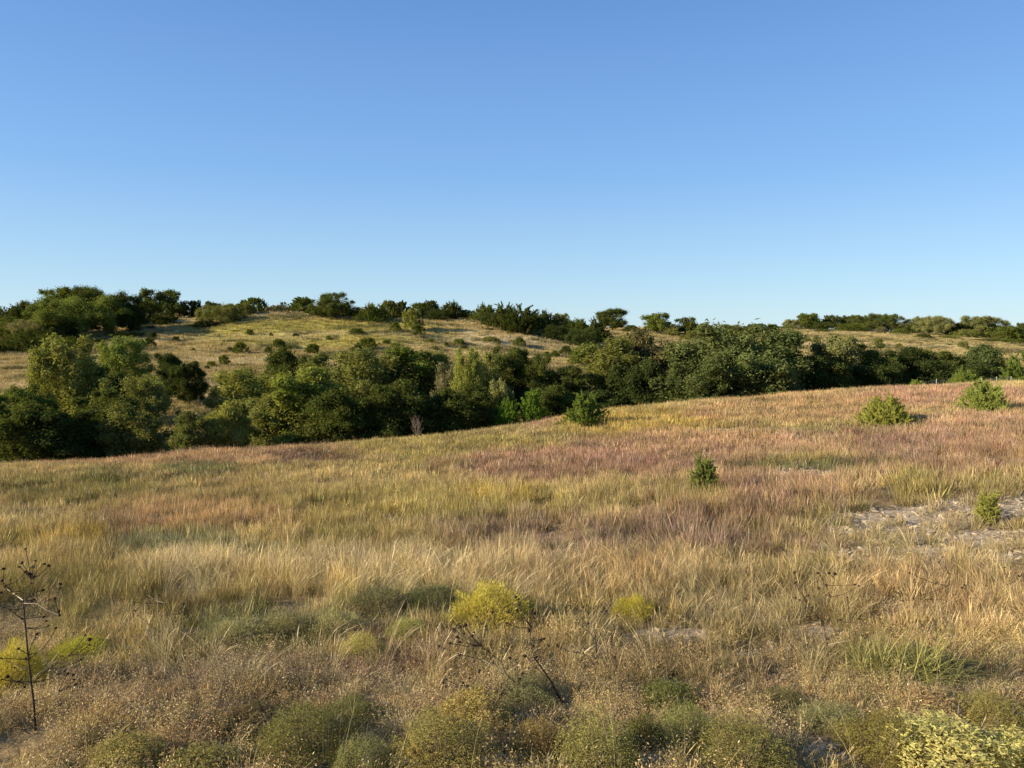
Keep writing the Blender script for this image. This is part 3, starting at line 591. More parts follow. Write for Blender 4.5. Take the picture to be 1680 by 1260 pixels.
# creek belt
g5 = 'trees and brush filling the creek hollow'
for a in [
 (-20, 0, 655, 110, 'bush', 'green', 54, 'bushy green tree cut by the left picture edge in the hollow'),
 (50, 0, 645, 96, 'oak', 'green', 60, 'broad dark green tree left of the tall spiky one in the hollow'),
 (112, 0, 566, 96, 'loose', (0.171, 0.167, 0.045), 66, 'tall olive tree with upright spiky shoots in the left hollow'),
 (130, 0, 600, 104, 'bush', 'vdark', 70, 'dark dense tree behind the tall spiky one'),
 (205, 0, 562, 84, 'loose', (0.171, 0.190, 0.045), 84, 'pale green airy tree in front of the shaded hill slope'),
 (172, 0, 610, 80, 'bush', 'dark', 74, 'dark tree under the pale airy one'),
 (30, 0, 672, 120, 'bush', 'dark', 52, 'dark low shrub mass at the far left rim of the meadow'),
 (110, 0, 680, 121, 'bush', 'vdark', 53, 'very dark shrub behind the meadow rim, left of the olive one'),
 (222, 0, 628, 110, 'loose', 'olive', 62, 'olive tree before the gap of pale grass'),
 (160, 0, 650, 88, 'bush', 'dark', 58, 'dark leafy bush left of the olive tree by the gap'),
 (215, 0, 672, 106, 'bush', 'olive', 55, 'rounded olive shrub just behind the meadow rim'),
 (275, 0, 586, 46, 'oak', 'vdark', 96, 'small dark round tree left in the pale grass gap'),
 (308, 0, 600, 48, 'oak', 'vdark', 93, 'small dark leaning tree right in the pale grass gap'),
 (318, 0, 682, 73, 'bush', (.11, .115, .034), 53, 'leafy mid green shrub under the pale grass gap'),
 (395, 0, 616, 110, 'loose', 'yolive', 70, 'airy yellowish tree right of the pale grass gap'),
 (365, 0, 668, 84, 'bush', (.21, .195, .05), 55, 'bright yellow green shrub under the airy yellowish tree'),
 (478, 0, 582, 95, 'bush', 'dark', 88, 'dark tree behind the bright yellow green one'),
 (498, 0, 616, 114, 'bush', (0.193, 0.201, 0.041), 60, 'bright yellow green round tree in the belt'),
 (440, 0, 655, 77, 'bush', 'olive', 60, 'olive shrub left of the bright round tree'),
 (545, 0, 590, 88, 'bush', 'olive', 80, 'olive tree behind the right of the bright round tree'),
 (595, 0, 583, 110, 'loose', 'olive', 76, 'tall olive tree in the middle left of the belt'),
 (600, 0, 600, 121, 'bush', 'dark', 78, 'dark tree behind the tall olive one'),
 (665, 0, 580, 101, 'bush', 'green', 80, 'dark green tree in the centre of the belt'),
 (715, 0, 588, 77, 'bush', 'olive', 82, 'olive tree left of the narrow yellow tree'),
 (765, 0, 584, 48, 'loose', 'yellow', 70, 'narrow bright yellow tree in the belt'),
 (738, 0, 605, 55, 'loose', 'brown', 72, 'thin brownish tree leaning on the narrow yellow tree'),
 (795, 0, 588, 62, 'bush', 'olive', 80, 'olive tree right of the narrow yellow tree'),
 (835, 0, 580, 79, 'oak', 'dark', 86, 'dark oak with sunlit left side in the right centre of the belt'),
 (882, 0, 592, 57, 'oak', 'dark', 84, 'dark oak overlapping the right of the sunlit sided oak'),
 (560, 0, 650, 121, 'bush', 'dark', 57, 'dark front shrub right of the bright round tree'),
 (640, 0, 634, 121, 'bush', 'dark', 59, 'broad dark shrub in the centre front of the belt'),
 (720, 0, 648, 110, 'bush', 'dark', 60, 'dark shrub in front of the narrow yellow tree'),
 (790, 0, 640, 99, 'bush', 'dark', 64, 'dark shrub right before the bright cedars at the rim'),
 (822, 0, 632, 40, 'loose', (.17, .165, .06), 66, 'small pale yellowish shrub at the foot of the dark oaks'),
 (835, 0, 660, 55, 'juniper', (0.113, 0.167, 0.023), 61, 'lower bright green cedar at the meadow rim'),
 (874, 0, 645, 37, 'juniper', (0.136, 0.190, 0.027), 61, 'taller bright green cedar at the meadow rim'),
 (930, 0, 608, 70, 'bush', 'dark', 84, 'dark tree left of the big brown and olive dome'),
 (905, 0, 640, 66, 'bush', 'dark', 70, 'dark shrub right of the taller bright cedar'),
 (1003, 0, 566, 99, 'bush', (0.130, 0.128, 0.032), 88, 'olive dome tree left of the brown twiggy one'),
 (1062, 0, 556, 132, 'bush', (0.130, 0.106, 0.045), 90, 'brown twiggy domed tree left of the giant oak'),
 (1045, 0, 600, 143, 'bush', 'vdark', 84, 'dark undergrowth below the brown and olive domes'),
 (965, 0, 645, 77, 'bush', 'vdark', 72, 'dark shrub behind the round field cedar'),
 (1118, 0, 572, 66, 'bush', 'dark', 94, 'dark tree between the brown dome and the giant oak'),
 (1205, 0, 547, 176, 'oak', (.100, .112, .036), 84, 'giant spreading oak, the largest tree of the creek belt'),
 (1150, 0, 592, 123, 'oak', (.100, .112, .036), 79, 'low left skirt oak under the giant one'),
 (1235, 0, 580, 132, 'oak', (.100, .112, .036), 79, 'lower front oak under the giant one'),
 (1278, 0, 556, 99, 'oak', 'vdark', 90, 'dark oak on the shaded right side of the giant one'),
 (1310, 0, 590, 88, 'bush', 'vdark', 85, 'very dark brush between the giant oak and the grey green tree'),
 (1368, 0, 560, 92, 'oak', 'grey', 92, 'grey green tree right of the giant oak'),
 (1420, 0, 572, 84, 'bush', 'dark', 94, 'dark tree right of the grey green one in the belt'),
 (1475, 0, 578, 88, 'bush', 'vdark', 96, 'very dark tree in the long right row of the belt'),
 (1530, 0, 579, 92, 'bush', 'dark', 98, 'dark tree in the right row above the wire fence'),
 (1595, 0, 575, 99, 'bush', (.09, .105, .034), 98, 'greener sunlit tree near the right end of the belt row'),
 (1440, 0, 600, 121, 'bush', 'vdark', 88, 'dark undergrowth in front of the long right row'),
 (1560, 0, 598, 121, 'bush', 'vdark', 92, 'dark undergrowth behind the wire fence'),
 (1370, 0, 600, 99, 'bush', 'dark', 86, 'dark undergrowth below the grey green tree'),
 (1625, 0, 592, 55, 'bush', 'dark', 96, 'low dark tree ending the belt row at the right'),
 (1672, 0, 588, 68, 'juniper', (0.125, 0.156, 0.032), 82, 'green juniper cut by the right picture edge behind the meadow'),
]: T(*a, group=g5)
# cedars standing in the meadow
g6 = 'young cedars standing in the meadow'
for px, b, t, wd, cc, lab, d in [
 (958, 700, 648, 68, (.17, .205, .04), 'round bright green cedar standing at the meadow rim', None),
 (1452, 697, 652, 92, (.27, .26, .06), 'wide spreading yellow green cedar in the right meadow', None),
 (1614, 677, 628, 70, (.22, .235, .055), 'upright open cedar right of the wide spreading one', None),
 (1580, 640, 607, 50, (.19, .22, .045), 'rounded cedar by the wire fence', 69),
 (1503, 640, 624, 24, (.21, .25, .045), 'small bright cedar left of the wire fence', 67),
 (1154, 818, 748, 44, (.17, .185, .05), 'small thin dark green cedar in the red grass', None),
 (1620, 858, 808, 36, (.30, .28, .07), 'small yellowish cedar on the stony bank', None),
]: T(px, b, t, wd, 'juniper', cc, d, lab, group=g6, name='cedar', cat='cedar', big=True)
T(685, 722, 672, 34, 'bare', 'dark', 46.5, 'leafless pale shrub at the meadow rim before the dark belt', name='dead_shrub', cat='shrub')
T(1440, 652, 636, 30, 'bare', 'dark', 65, 'low dead grey brush at the meadow rim left of the fence', name='dead_shrub', cat='shrub')

# ------------------------------------------------------------------ wire fence
def fence():
    x0, y0, _ = us(1512, 600)[0] * 74, 74, 0; x1, y1 = us(1660, 600)[0] * 77, 77
    r = ob('wire_fence', None, loc=(x0, y0, Hs(x0, y0))); tag(r, 'low wire mesh fence behind the right rim of the meadow', 'fence')
    O = Vector(r.location); nn = 7
    P_ = [Vector((x0 + (x1 - x0) * t / (nn - 1), y0 + (y1 - y0) * t / (nn - 1), 0)) for t in range(nn)]
    for p in P_: p.z = Hs(p.x, p.y)
    for p in P_:
        m = MB(); q = p - O; m.tube([q - Vector((0, 0, .3)), q + Vector((0, 0, 1.9))], [.05, .045], 6); m.tube([q + Vector((0, 0, 1.9)), q + Vector((0, 0, 1.93))], [.05, .01], 6); ob('post', m.build('post', WIRE), r)
    m = MB()
    for k in range(6):
        m.tube([p - O + Vector((0, 0, .3 + k * .3)) for p in P_], [.008] * nn, 4)
    for i in range(nn - 1):
        for j in range(1, 8):
            q = P_[i].lerp(P_[i + 1], j / 8) - O; m.tube([q + Vector((0, 0, .3)), q + Vector((0, 0, 1.8))], [.012, .012], 4)
    ob('wire_mesh', m.build('wire_mesh', WIRE), r)
fence()

# ------------------------------------------------------------------ near shrubs and mounds
def mound_mesh(seed, n=15000, ls=.0085, kind='mound'):
    rng = np.random.default_rng(seed)
    d = unit(n, rng); d[:, 2] = np.abs(d[:, 2])
    lump = 0.54 + .44 * vnoise(d[:, 0] * 7 + 40 + seed, d[:, 1] * 7 + d[:, 2] * 6 + 9, 5) + .35 * vnoise(d[:, 0] * 3 + 20 + seed, d[:, 1] * 3 + d[:, 2] * 2 + 20, seed % 8)
    rad = (1 - .45 * rng.random(n) ** 2.2 + .12 * rng.random(n) ** 5) * lump
    P = d * rad[:, None] * np.array([.5, .5, .85]); P[:, 2] += .02
    tone = .2 + .5 * rng.random(n) + .3 * vnoise(P[:, 0] * 9 + 30, P[:, 1] * 9 + P[:, 2] * 5 + 30, 3) ** 1
    if kind == 'spiky':
        # upright slender leaves
        s = ls; up = np.stack([d[:, 0] * .45, d[:, 1] * .45, np.full(n, .9)], 1) + rng.normal(size=(n, 3)) * .22
        up /= np.linalg.norm(up, axis=1, keepdims=True); side = np.cross(up, rng.normal(size=(n, 3))); side /= np.linalg.norm(side, axis=1, keepdims=True)
        l = (.06 + .05 * rng.random((n, 1))); V = np.stack([P - side * s * .4, P + up * l * .5 - side * s * .5, P + up * l, P + up * l * .5 + side * s * .5], 1).reshape(-1, 3)
        return mesh_np('foliage', V, np.arange(4 * n).reshape(n, 4), FOL, {'tone': np.repeat(tone, 4)})
    V, Q, t = leaves(P, d * .6 + np.array([0, 0, .3]), ls, rng, 1.6, tone, .9)
    return mesh_np('foliage', V, Q, FOL, {'tone': t})
MD = {'mound': [mound_mesh(50 + i) for i in range(4)], 'spiky': [mound_mesh(70 + i, 9000, .008, 'spiky') for i in range(3)], 'leafy': [mound_mesh(90 + i, 7000, .0145) for i in range(3)]}
def twigs_mesh(seed):
    rng = random.Random(seed); m = MB()
    for i in range(26):
        a = rng.uniform(0, 6.28); e = rng.uniform(.15, .9); L = rng.uniform(.42, .6)
        p1 = (L * .5 * math.cos(a) * e, L * .5 * math.sin(a) * e, L * .5); p2 = (L * math.cos(a) * e + rng.uniform(-.05, .05), L * math.sin(a) * e, L * rng.uniform(1.2, 1.7))
        m.tube([(0, 0, -.02), p1, p2], [.008, .005, .002], 4)
    return m.build('stems', DEAD)
TW = [twigs_mesh(i) for i in range(2)]
mc = 0
def mound(px, foot, wpx, hpx, kind, colr, label, name='mounded_shrub', cat='shrub', group=None, d=None):
    global mc; mc += 1; rng = random.Random(mc * 5)
    x, y, z = ground(px, foot)
    if d: y = d; x = us(px, foot)[0] * y; z = Hs(x, y)
    wd = wpx / F * y * 1.02; h = hpx / F * y * (.95)
    r = ob(name, None, loc=(x, y + wd * .32, z)); r.location.z = Hs(x, y + wd * .32) - .02; tag(r, label, cat, group)
    MOUNDS.append((x, y + wd * .32, wd * .5, h))
    f = ob('foliage', MD[kind][mc % len(MD[kind])], r); f.rotation_euler = (0, 0, rng.uniform(0, 6.28)); f.scale = (wd, wd * .9, h); f.color = (*colr, 1)
    t = ob('stems', TW[mc % 2], r); t.scale = (wd, wd, h); return r
gm = 'rounded low shrubs along the near edge of the meadow'
OL = (.20, .17, .055); TN = (.29, .22, .085); GN = (.19, .19, .055); BR = (.25, .165, .065)
for a in [
 (480, 1258, 210, 95, 'mound', (.19, .165, .055), 'wide dark olive mound at the bottom, left of the tan one'),
 (585, 1275, 110, 62, 'mound', (.26, .24, .09), 'bright green little mound at the bottom edge beside the dark olive one'),
 (715, 1280, 190, 110, 'mound', (.28, .22, .075), 'largest tan mound at the bottom edge'),
 (878, 1250, 100, 84, 'mound', BR, 'small brown mound at the bottom behind the white stones'),
 (985, 1276, 160, 118, 'mound', (.27, .235, .08), 'yellow olive mound at the bottom, right of the small brown one'),
 (1058, 1232, 80, 72, 'leafy', (.13, .12, .04), 'ragged dark leafy clump between the yellow olive and green mounds'),
 (1138, 1236, 130, 82, 'mound', (.24, .225, .08), 'fresh green mound in the middle of the bottom row'),
 (1110, 1168, 120, 50, 'leafy', (.16, .155, .05), 'dark leafy green shrub behind the fresh green mound'),
 (1240, 1282, 190, 100, 'mound', (.24, .20, .07), 'olive tan mound at the bottom left of the white stones patch'),
 (1385, 1210, 150, 50, 'mound', (.28, .25, .11), 'low grey green mound above the white stones patch'),
 (1468, 1262, 160, 92, 'mound', (.24, .185, .055), 'smooth brown olive mound right of the white stones patch'),
 (1655, 1200, 120, 62, 'mound', (.29, .235, .075), 'tan olive mound at the right edge above the cream leaved one'),
 (1300, 1172, 110, 40, 'mound', (.17, .145, .06), 'low dull brown mound behind the olive tan one'),
 (180, 1275, 150, 60, 'leafy', (.30, .235, .08), 'dry yellowish leafy clump at the bottom left'),
 (310, 1278, 140, 50, 'leafy', (.24, .20, .07), 'dry leafy clump at the bottom between the yellowish one and the dark mound'),
 (395, 1212, 140, 46, 'leafy', (.15, .11, .055), 'brown leafy clump behind the dark olive mound'),
 (560, 1200, 150, 44, 'mound', (.16, .15, .05), 'low olive mound behind the largest tan mound'),
 (775, 1205, 150, 78, 'leafy', (.36, .26, .09), 'dry golden leaved plant behind the largest tan mound'),
 (870, 1165, 120, 58, 'mound', (.22, .205, .095), 'grey green soft shrub at the foot of the leaning dead sunflower'),
 (1565, 1190, 150, 56, 'leafy', (.38, .26, .13), 'dry pinkish leafy plant above the cream leaved one'),
]: mound(*a, group=gm)
cream = mound(1600, 1290, 240, 100, 'leafy', (.50, .43, .16), 'cream and green leaved plant in the bottom right corner', name='cream_leaved_plant', cat='plant')
cream2 = mound(1690, 1262, 120, 70, 'leafy', (.52, .45, .16), 'cream leaved plant cut by the bottom right picture edge', name='cream_leaved_plant', cat='plant')
gs = 'soft shrubs in the middle of the meadow'
for a in [
 (375, 1068, 120, 52, 'spiky', (.29, .255, .135), 'pale grey green feathery shrub left in the green clump'),
 (455, 1062, 110, 56, 'spiky', (.23, .20, .105), 'darker feathery shrub right of the pale grey green one'),
 (540, 1060, 110, 62, 'spiky', (.31, .27, .145), 'pale feathery shrub in the middle of the green clump'),
 (620, 1015, 120, 50, 'spiky', (.17, .15, .08), 'dark feathery shrub behind the pale grasses'),
 (705, 1010, 110, 48, 'spiky', (.12, .125, .06), 'darkest shrub of the clump left of the bright yellow bush'),
 (585, 1090, 100, 50, 'spiky', (.40, .33, .12), 'yellow green feathery tuft below the feathery clump'),
 (665, 1055, 80, 40, 'spiky', (.30, .28, .10), 'straw green tuft below the darkest shrub'),
 (800, 1040, 150, 76, 'spiky', (.42, .335, .075), 'bright yellow flowering bush in the centre foreground'),
 (855, 1030, 80, 50, 'spiky', (.38, .30, .08), 'yellow flowering tuft joined to the right of the bright bush'),
 (1040, 1022, 80, 42, 'spiky', (.40, .32, .05), 'golden yellow flowering plant right of the centre'),
 (5, 1140, 90, 92, 'spiky', (.42, .335, .07), 'bright yellow flowering bush cut by the left picture edge'),
 (110, 1090, 110, 40, 'spiky', (.36, .32, .06), 'dull yellow tuft behind the tall dead sunflower'),
 (1262, 914, 60, 22, 'spiky', (.20, .12, .08), 'dark reddish twiggy shrub below the stony bank'),
 (1560, 1120, 150, 46, 'mound', (.20, .17, .09), 'grey brown bushy clump right of the long leaved green plant'),
]: mound(*a, group=gs)
# long leaved green plant
def blade_plant(px, foot, size, colr, label):
    x, y, z = ground(px, foot); r = ob('long_leaved_plant', None, loc=(x, y, z)); tag(r, label, 'plant'); rng = np.random.default_rng(int(px))
    V = []; Q = []; T_ = []; nb = 420
    for i in range(nb):
        a = rng.random() * 6.28; e = rng.random() ** .6; L = size * (.3 + .7 * rng.random()); d0 = np.array([math.cos(a) * e, math.sin(a) * e, 1.0 - .3 * e]); p = rng.normal(size=3) * [.28, .2, 0] * size; side = np.array([-math.sin(a + .6), math.cos(a + .6), 0]); wv = .0045
        b = len(V); tn = rng.random()
        for k in range(5):
            t = k / 4; q = p + d0 * L * t + np.array([math.cos(a), math.sin(a), -1.0]) * L * .45 * t * t * e; ww = wv * (1 - t) ** .7 + .0006
            V += [q - side * ww, q + side * ww]; T_ += [tn, tn]
        for k in range(4): Q.append((b + 2 * k, b + 2 * k + 1, b + 2 * k + 3, b + 2 * k + 2))
    f = ob('foliage', mesh_np('foliage', V, Q, FOL, {'tone': T_}), r); f.color = (*colr, 1)
blade_plant(1500, 1112, .62, (.30, .27, .09), 'green plant with long arching leaves in the right foreground')
blade_plant(1440, 1100, .45, (.32, .28, .11), 'smaller paler arching leaved plant left of the green one')

# ------------------------------------------------------------------ dead sunflowers
def seed_mesh(seed):
    rng = random.Random(seed); V = []; Q = []; nu, nv = 8, 5
    for j in range(nv):
        t = math.pi * j / (nv - 1)
        for i in range(nu):
            a = 2 * math.pi * i / nu; rr = math.sin(t) * (1 + rng.uniform(-.12, .12)) ; V.append((rr * math.cos(a), rr * math.sin(a), math.cos(t) * .6))
    for j in range(nv - 1):
        for i in range(nu): Q.append((j * nu + i, j * nu + (i + 1) % nu, (j + 1) * nu + (i + 1) % nu, (j + 1) * nu + i))
    n0 = len(V)
    for i in range(12):     # dry bracts
        a = 2 * math.pi * i / 12; b = len(V); ca, sa = math.cos(a), math.sin(a)
        V += [(ca * .8 - sa * .16, sa * .8 + ca * .16, -.1), (ca * .8 + sa * .16, sa * .8 - ca * .16, -.1), (ca * 1.5, sa * 1.5, -.45 + rng.uniform(-.3, .3)), (ca * 1.2 - sa * .1, sa * 1.2 + ca * .1, -.25)]
        Q.append((b, b + 1, b + 2, b + 3))
    return mesh_np('seed_head', V, Q, SEED)
SH = [seed_mesh(i) for i in range(3)]
def sunflower(foot, y0, stem, branches, heads, label, rstem=.011, seed=1, hr=.0115, mat=None):
    """stem / branch points are (px,row) at the plant's distance, with real depth spread"""
    rng = random.Random(seed); mat = mat or STALK
    def W(p, dy=0): u, s = us(*p); y = y0 + dy; return Vector((u * y, y, s * y))
    fx, fz = W(foot).x, Hs(W(foot).x, y0); r = ob('dead_sunflower', None, loc=(fx, y0, fz)); tag(r, label, 'dead plant', 'dead sunflower stalks with dark seed heads'); O = Vector((fx, y0, fz))
    sp_ = [Vector((fx, y0, fz - .05))] + [W(p) for p in stem]
    m = MB(); k = len(sp_); m.tube([p - O for p in sp_], [rstem * (1 - .6 * i / (k - 1)) for i in range(k)], 7); ob('stem', m.build('stem', mat), r)
    tips = list(stem[-2:])
    for bb in branches:
        dy = rng.uniform(-.35, .45); nb = len(bb); m = MB()
        pts = [W(p, dy * i / (nb - 1)) - O for i, p in enumerate(bb)]
        m.tube(pts, [rstem * .34 * (1 - .65 * i / (nb - 1)) for i in range(nb)], 5); br = ob('branch', m.build('branch', mat if rng.random() < .75 else PALESTEM), r)
    ends = [(W(p, 0), p) for bb in branches for p in bb] + [(W(p), p) for p in stem]
    for hp in heads:
        dy = rng.uniform(-.25, .25); q = W(hp, dy)
        # a thin stalk to the nearest lower joint of the plant
        cand = sorted(((q - e[0]).length + (0 if e[1][1] > hp[1] else .3), i) for i, e in enumerate(ends)); e = ends[cand[0][1]][0]
        mid = (q + e) * .5 + Vector((rng.uniform(-.02, .02), 0, rng.uniform(-.03, .0)))
        m = MB(); m.tube([e - O, mid - O, q - O], [.0036, .003, .0026], 4)
        h = ob('seed_head', SH[rng.randrange(3)], r, loc=q - O); s = hr * rng.uniform(1.0, 1.6); h.scale = (s, s, s); h.rotation_euler = (rng.uniform(-.8, .8), rng.uniform(-.8, .8), rng.uniform(0, 6))
        st = ob('stalk', m.build('stalk', mat), h); st.matrix_parent_inverse = (h.matrix_basis).inverted()
sunflower((62, 1252), 5.55, [(60, 1215), (55, 1150), (47, 1085), (42, 1030), (38, 985)],
 [[(38, 985), (20, 972), (5, 962)], [(36, 1015), (15, 1000), (-10, 990)], [(40, 1000), (45, 975), (52, 950)], [(46, 1082), (60, 1072), (72, 1062)], [(45, 1098), (20, 1088), (-5, 1078)], [(55, 1120), (80, 1098), (110, 1078), (140, 1056)],
  [(57, 1150), (75, 1145), (96, 1135)], [(50, 1118), (62, 1106), (95, 1082)], [(60, 1200), (20, 1160), (-20, 1150)], [(55, 1185), (40, 1160), (15, 1155)], [(62, 1215), (30, 1190), (5, 1200)], [(45, 985), (55, 1000), (70, 985), (88, 975)], [(38, 990), (60, 990), (75, 1000), (98, 1010)]],
 [(42, 900), (36, 923), (58, 920), (32, 930), (54, 930), (73, 925), (80, 928), (42, 938), (47, 941), (51, 942), (56, 946), (52, 957), (70, 968), (99, 958), (99, 965), (26, 975), (36, 986), (52, 987), (56, 983), (80, 984), (90, 982), (96, 1003), (98, 1009), (36, 1015), (76, 1019), (72, 1012), (79, 1027), (92, 1030), (42, 1080), (48, 1080), (24, 1095), (12, 1110), (3, 1115), (106, 1101), (111, 1105), (120, 1107), (124, 1123), (121, 1115), (147, 1049), (147, 1058), (140, 1042), (133, 1082), (3, 953), (8, 963), (2, 1080), (29, 1118), (40, 1208), (2, 972), (30, 1064), (60, 1040), (6, 933), (40, 1127)],
 'tall dead sunflower with dark seed heads at the left edge', seed=2, hr=.0092)
MOUNDS.append((us(62, 1252)[0] * 5.5, 5.3, .34, 1))
sunflower((936, 1182), 6.35, [(920, 1150), (905, 1120), (888, 1095), (876, 1078)],
 [[(905, 1120), (885, 1100), (870, 1085), (855, 1068)], [(936, 1182), (880, 1150), (850, 1125), (838, 1112), (810, 1092), (790, 1082)], [(880, 1150), (860, 1140), (830, 1136), (800, 1128), (775, 1125)], [(850, 1125), (830, 1105), (822, 1085), (790, 1060)], [(876, 1078), (870, 1050), (872, 1030)], [(850, 1122), (848, 1090), (838, 1060)]],
 [(846, 979), (850, 983), (852, 991), (834, 1004), (848, 1001), (808, 1004), (873, 1001), (877, 1006), (797, 1027), (831, 1022), (836, 1024), (782, 1012), (755, 1028), (761, 1027), (764, 1025), (761, 1040), (774, 1043), (778, 1037), (738, 1055), (754, 1053), (750, 1045), (754, 1075), (778, 1085), (801, 1068), (810, 1088), (786, 1101), (770, 1113), (730, 1115), (728, 1120), (732, 1126), (760, 1120), (853, 1113), (854, 1116), (837, 1080), (857, 1105), (875, 1060), (887, 1050), (892, 1048), (861, 1076), (880, 1078), (868, 1034), (900, 1059), (720, 1060), (745, 1032)],
 'leaning dead sunflower branching to the left in the centre foreground', seed=5, rstem=.015)
sunflower((982, 1132), 7.3, [(981, 1105), (979, 1075), (977, 1050), (975, 1030)], [[(979, 1075), (985, 1060), (996, 1050)], [(977, 1050), (965, 1035), (955, 1030)], [(981, 1100), (968, 1080), (958, 1072)]],
 [(985, 1043), (996, 1070), (1008, 1078), (965, 1023), (935, 993), (945, 999), (957, 996), (1012, 1010), (930, 1040), (913, 1061), (942, 1080), (914, 1058)], 'upright dead stalk with a purplish stem right of the leaning one', seed=8, rstem=.012, hr=.010)
sunflower((1362, 1118), 7.6, [(1360, 1085), (1356, 1050), (1350, 1020)], [[(1356, 1050), (1375, 1040), (1395, 1020)], [(1358, 1058), (1380, 1053), (1395, 1050)], [(1350, 1020), (1330, 1000), (1322, 985)], [(1350, 1020), (1345, 990), (1352, 960)], [(1350, 1020), (1362, 980), (1370, 950)]],
 [(1303, 939), (1342, 940), (1360, 940), (1370, 941), (1305, 956), (1343, 965), (1326, 977), (1305, 981), (1312, 984), (1332, 997), (1402, 959), (1409, 961), (1378, 1017), (1390, 980), (1328, 1016), (1356, 960)], 'slim dead sunflower in front of the white stones, right foreground', seed=9, hr=.0105)
sunflower((470, 1182), 6.9, [(466, 1150), (462, 1120), (455, 1095)], [[(466, 1150), (475, 1130), (480, 1110)], [(462, 1120), (452, 1108), (448, 1098)]], [(456, 1092), (480, 1107), (446, 1097)], 'short dead stick like stalk at the lower left centre', seed=11, rstem=.008, hr=.007)
sunflower((300, 1090), 8.4, [(290, 1050), (280, 1010), (272, 990)], [[(280, 1010), (300, 990), (312, 975)], [(272, 990), (255, 985), (240, 975)]], [(221, 988), (251, 979), (261, 976), (301, 991), (310, 1001), (221, 1002), (227, 1010), (237, 1033), (318, 1035), (345, 1060), (323, 1057), (240, 962)], 'thin dead stalk with scattered seed heads in the olive grass', seed=14, rstem=.006, hr=.009)
sunflower((1600, 1060), 8.9, [(1598, 1020), (1590, 985), (1585, 965)], [[(1590, 985), (1620, 975), (1650, 960)], [(1598, 1010), (1570, 985), (1556, 962)]], [(1578, 964), (1583, 960), (1556, 940), (1492, 940), (1648, 931), (1672, 945), (1655, 993), (1482, 986), (1498, 982), (1620, 1010), (1670, 1008)], 'thin dead stalk with scattered seed heads at the right', seed=17, rstem=.006, hr=.0105)
sunflower((1170, 1035), 9.5, [(1168, 1015), (1165, 1000), (1160, 992)], [[(1165, 1000), (1180, 995), (1190, 990)]], [(1152, 1002), (1156, 1001), (1164, 1001), (1170, 996), (1176, 992), (1137, 1010), (1136, 969), (1070, 1066), (1170, 1008)], 'low dead stalk with a row of small seed heads above the stones', seed=19, rstem=.005, hr=.009)

# ------------------------------------------------------------------ grass tufts
def tuft(name, nb, hmin, hmax, spread, lean, wd, seed, wind=0.0, curl=.35, seg=3, heads=0.0, leafy=0):
    rng = np.random.default_rng(seed)
    a = rng.random(nb) * 6.283; r = spread * np.sqrt(rng.random(nb)); p0 = np.stack([r * np.cos(a), r * np.sin(a), np.full(nb, -.02)], 1)
    h = hmin + (hmax - hmin) * rng.random(nb); b = a + rng.normal(size=nb) * .7; ln = lean * (.2 + rng.random(nb))
    dx = np.cos(b) * ln + wind * (.5 + .7 * rng.random(nb)); dy = np.sin(b) * ln
    sd = rng.random(nb) * 6.283; side = np.stack([np.cos(sd), np.sin(sd), np.zeros(nb)], 1)
    V = []; tone = []; hf = []; tn = rng.random(nb)
    for k in range(seg + 1):
        t = k / seg; q = p0.copy(); q[:, 0] += dx * h * (t * (1 - curl) + curl * t * t * 1.6); q[:, 1] += dy * h * (t * (1 - curl) + curl * t * t * 1.6)
        q[:, 2] += h * t * (1 - .22 * t * t * np.minimum(np.hypot(dx, dy) * 1.4, 1.4))
        ww = wd * (1 - t * .8) * np.ones(nb)
        if heads: ww = np.where((rng.random(nb) < heads) & (k == seg - 1), wd * 2.2, ww)
        V.append(q - side * ww[:, None]); V.append(q + side * ww[:, None]); tone += [tn, tn]; hf += [np.full(nb, t)] * 2
    V = np.stack(V, 1).reshape(-1, 3); tone = np.stack(tone, 1).ravel(); hf = np.stack(hf, 1).ravel()
    base = np.arange(nb)[:, None] * (2 * (seg + 1)); Q = np.concatenate([base + np.array([2 * k, 2 * k + 1, 2 * k + 3, 2 * k + 2])[None] for k in range(seg)])
    if leafy:
        nn = leafy; kk = rng.integers(0, nb, nn); t = .25 + .75 * rng.random(nn)
        P = p0[kk] + np.stack([dx[kk] * h[kk] * t, dy[kk] * h[kk] * t, h[kk] * t * .9], 1) + rng.normal(size=(nn, 3)) * .015
        lv, lq, lt = leaves(P, rng.normal(size=(nn, 3)), .0037, rng, 1.7, .1 + .7 * rng.random(nn)); Q = np.concatenate([Q, lq + len(V)]); V = np.concatenate([V, lv]); tone = np.concatenate([tone, lt]); hf = np.concatenate([hf, np.ones(len(lv))])
    me = mesh_np(name, V, Q, GRS, {'tone': tone, 'hfac': hf}); return bpy.data.objects.new(name, me)
def tuft_collection(name, lst):
    cl = bpy.data.collections.new(name)
    for i, o in enumerate(lst): o.name = '%s_%02d' % (name, i); cl.objects.link(o)
    return cl
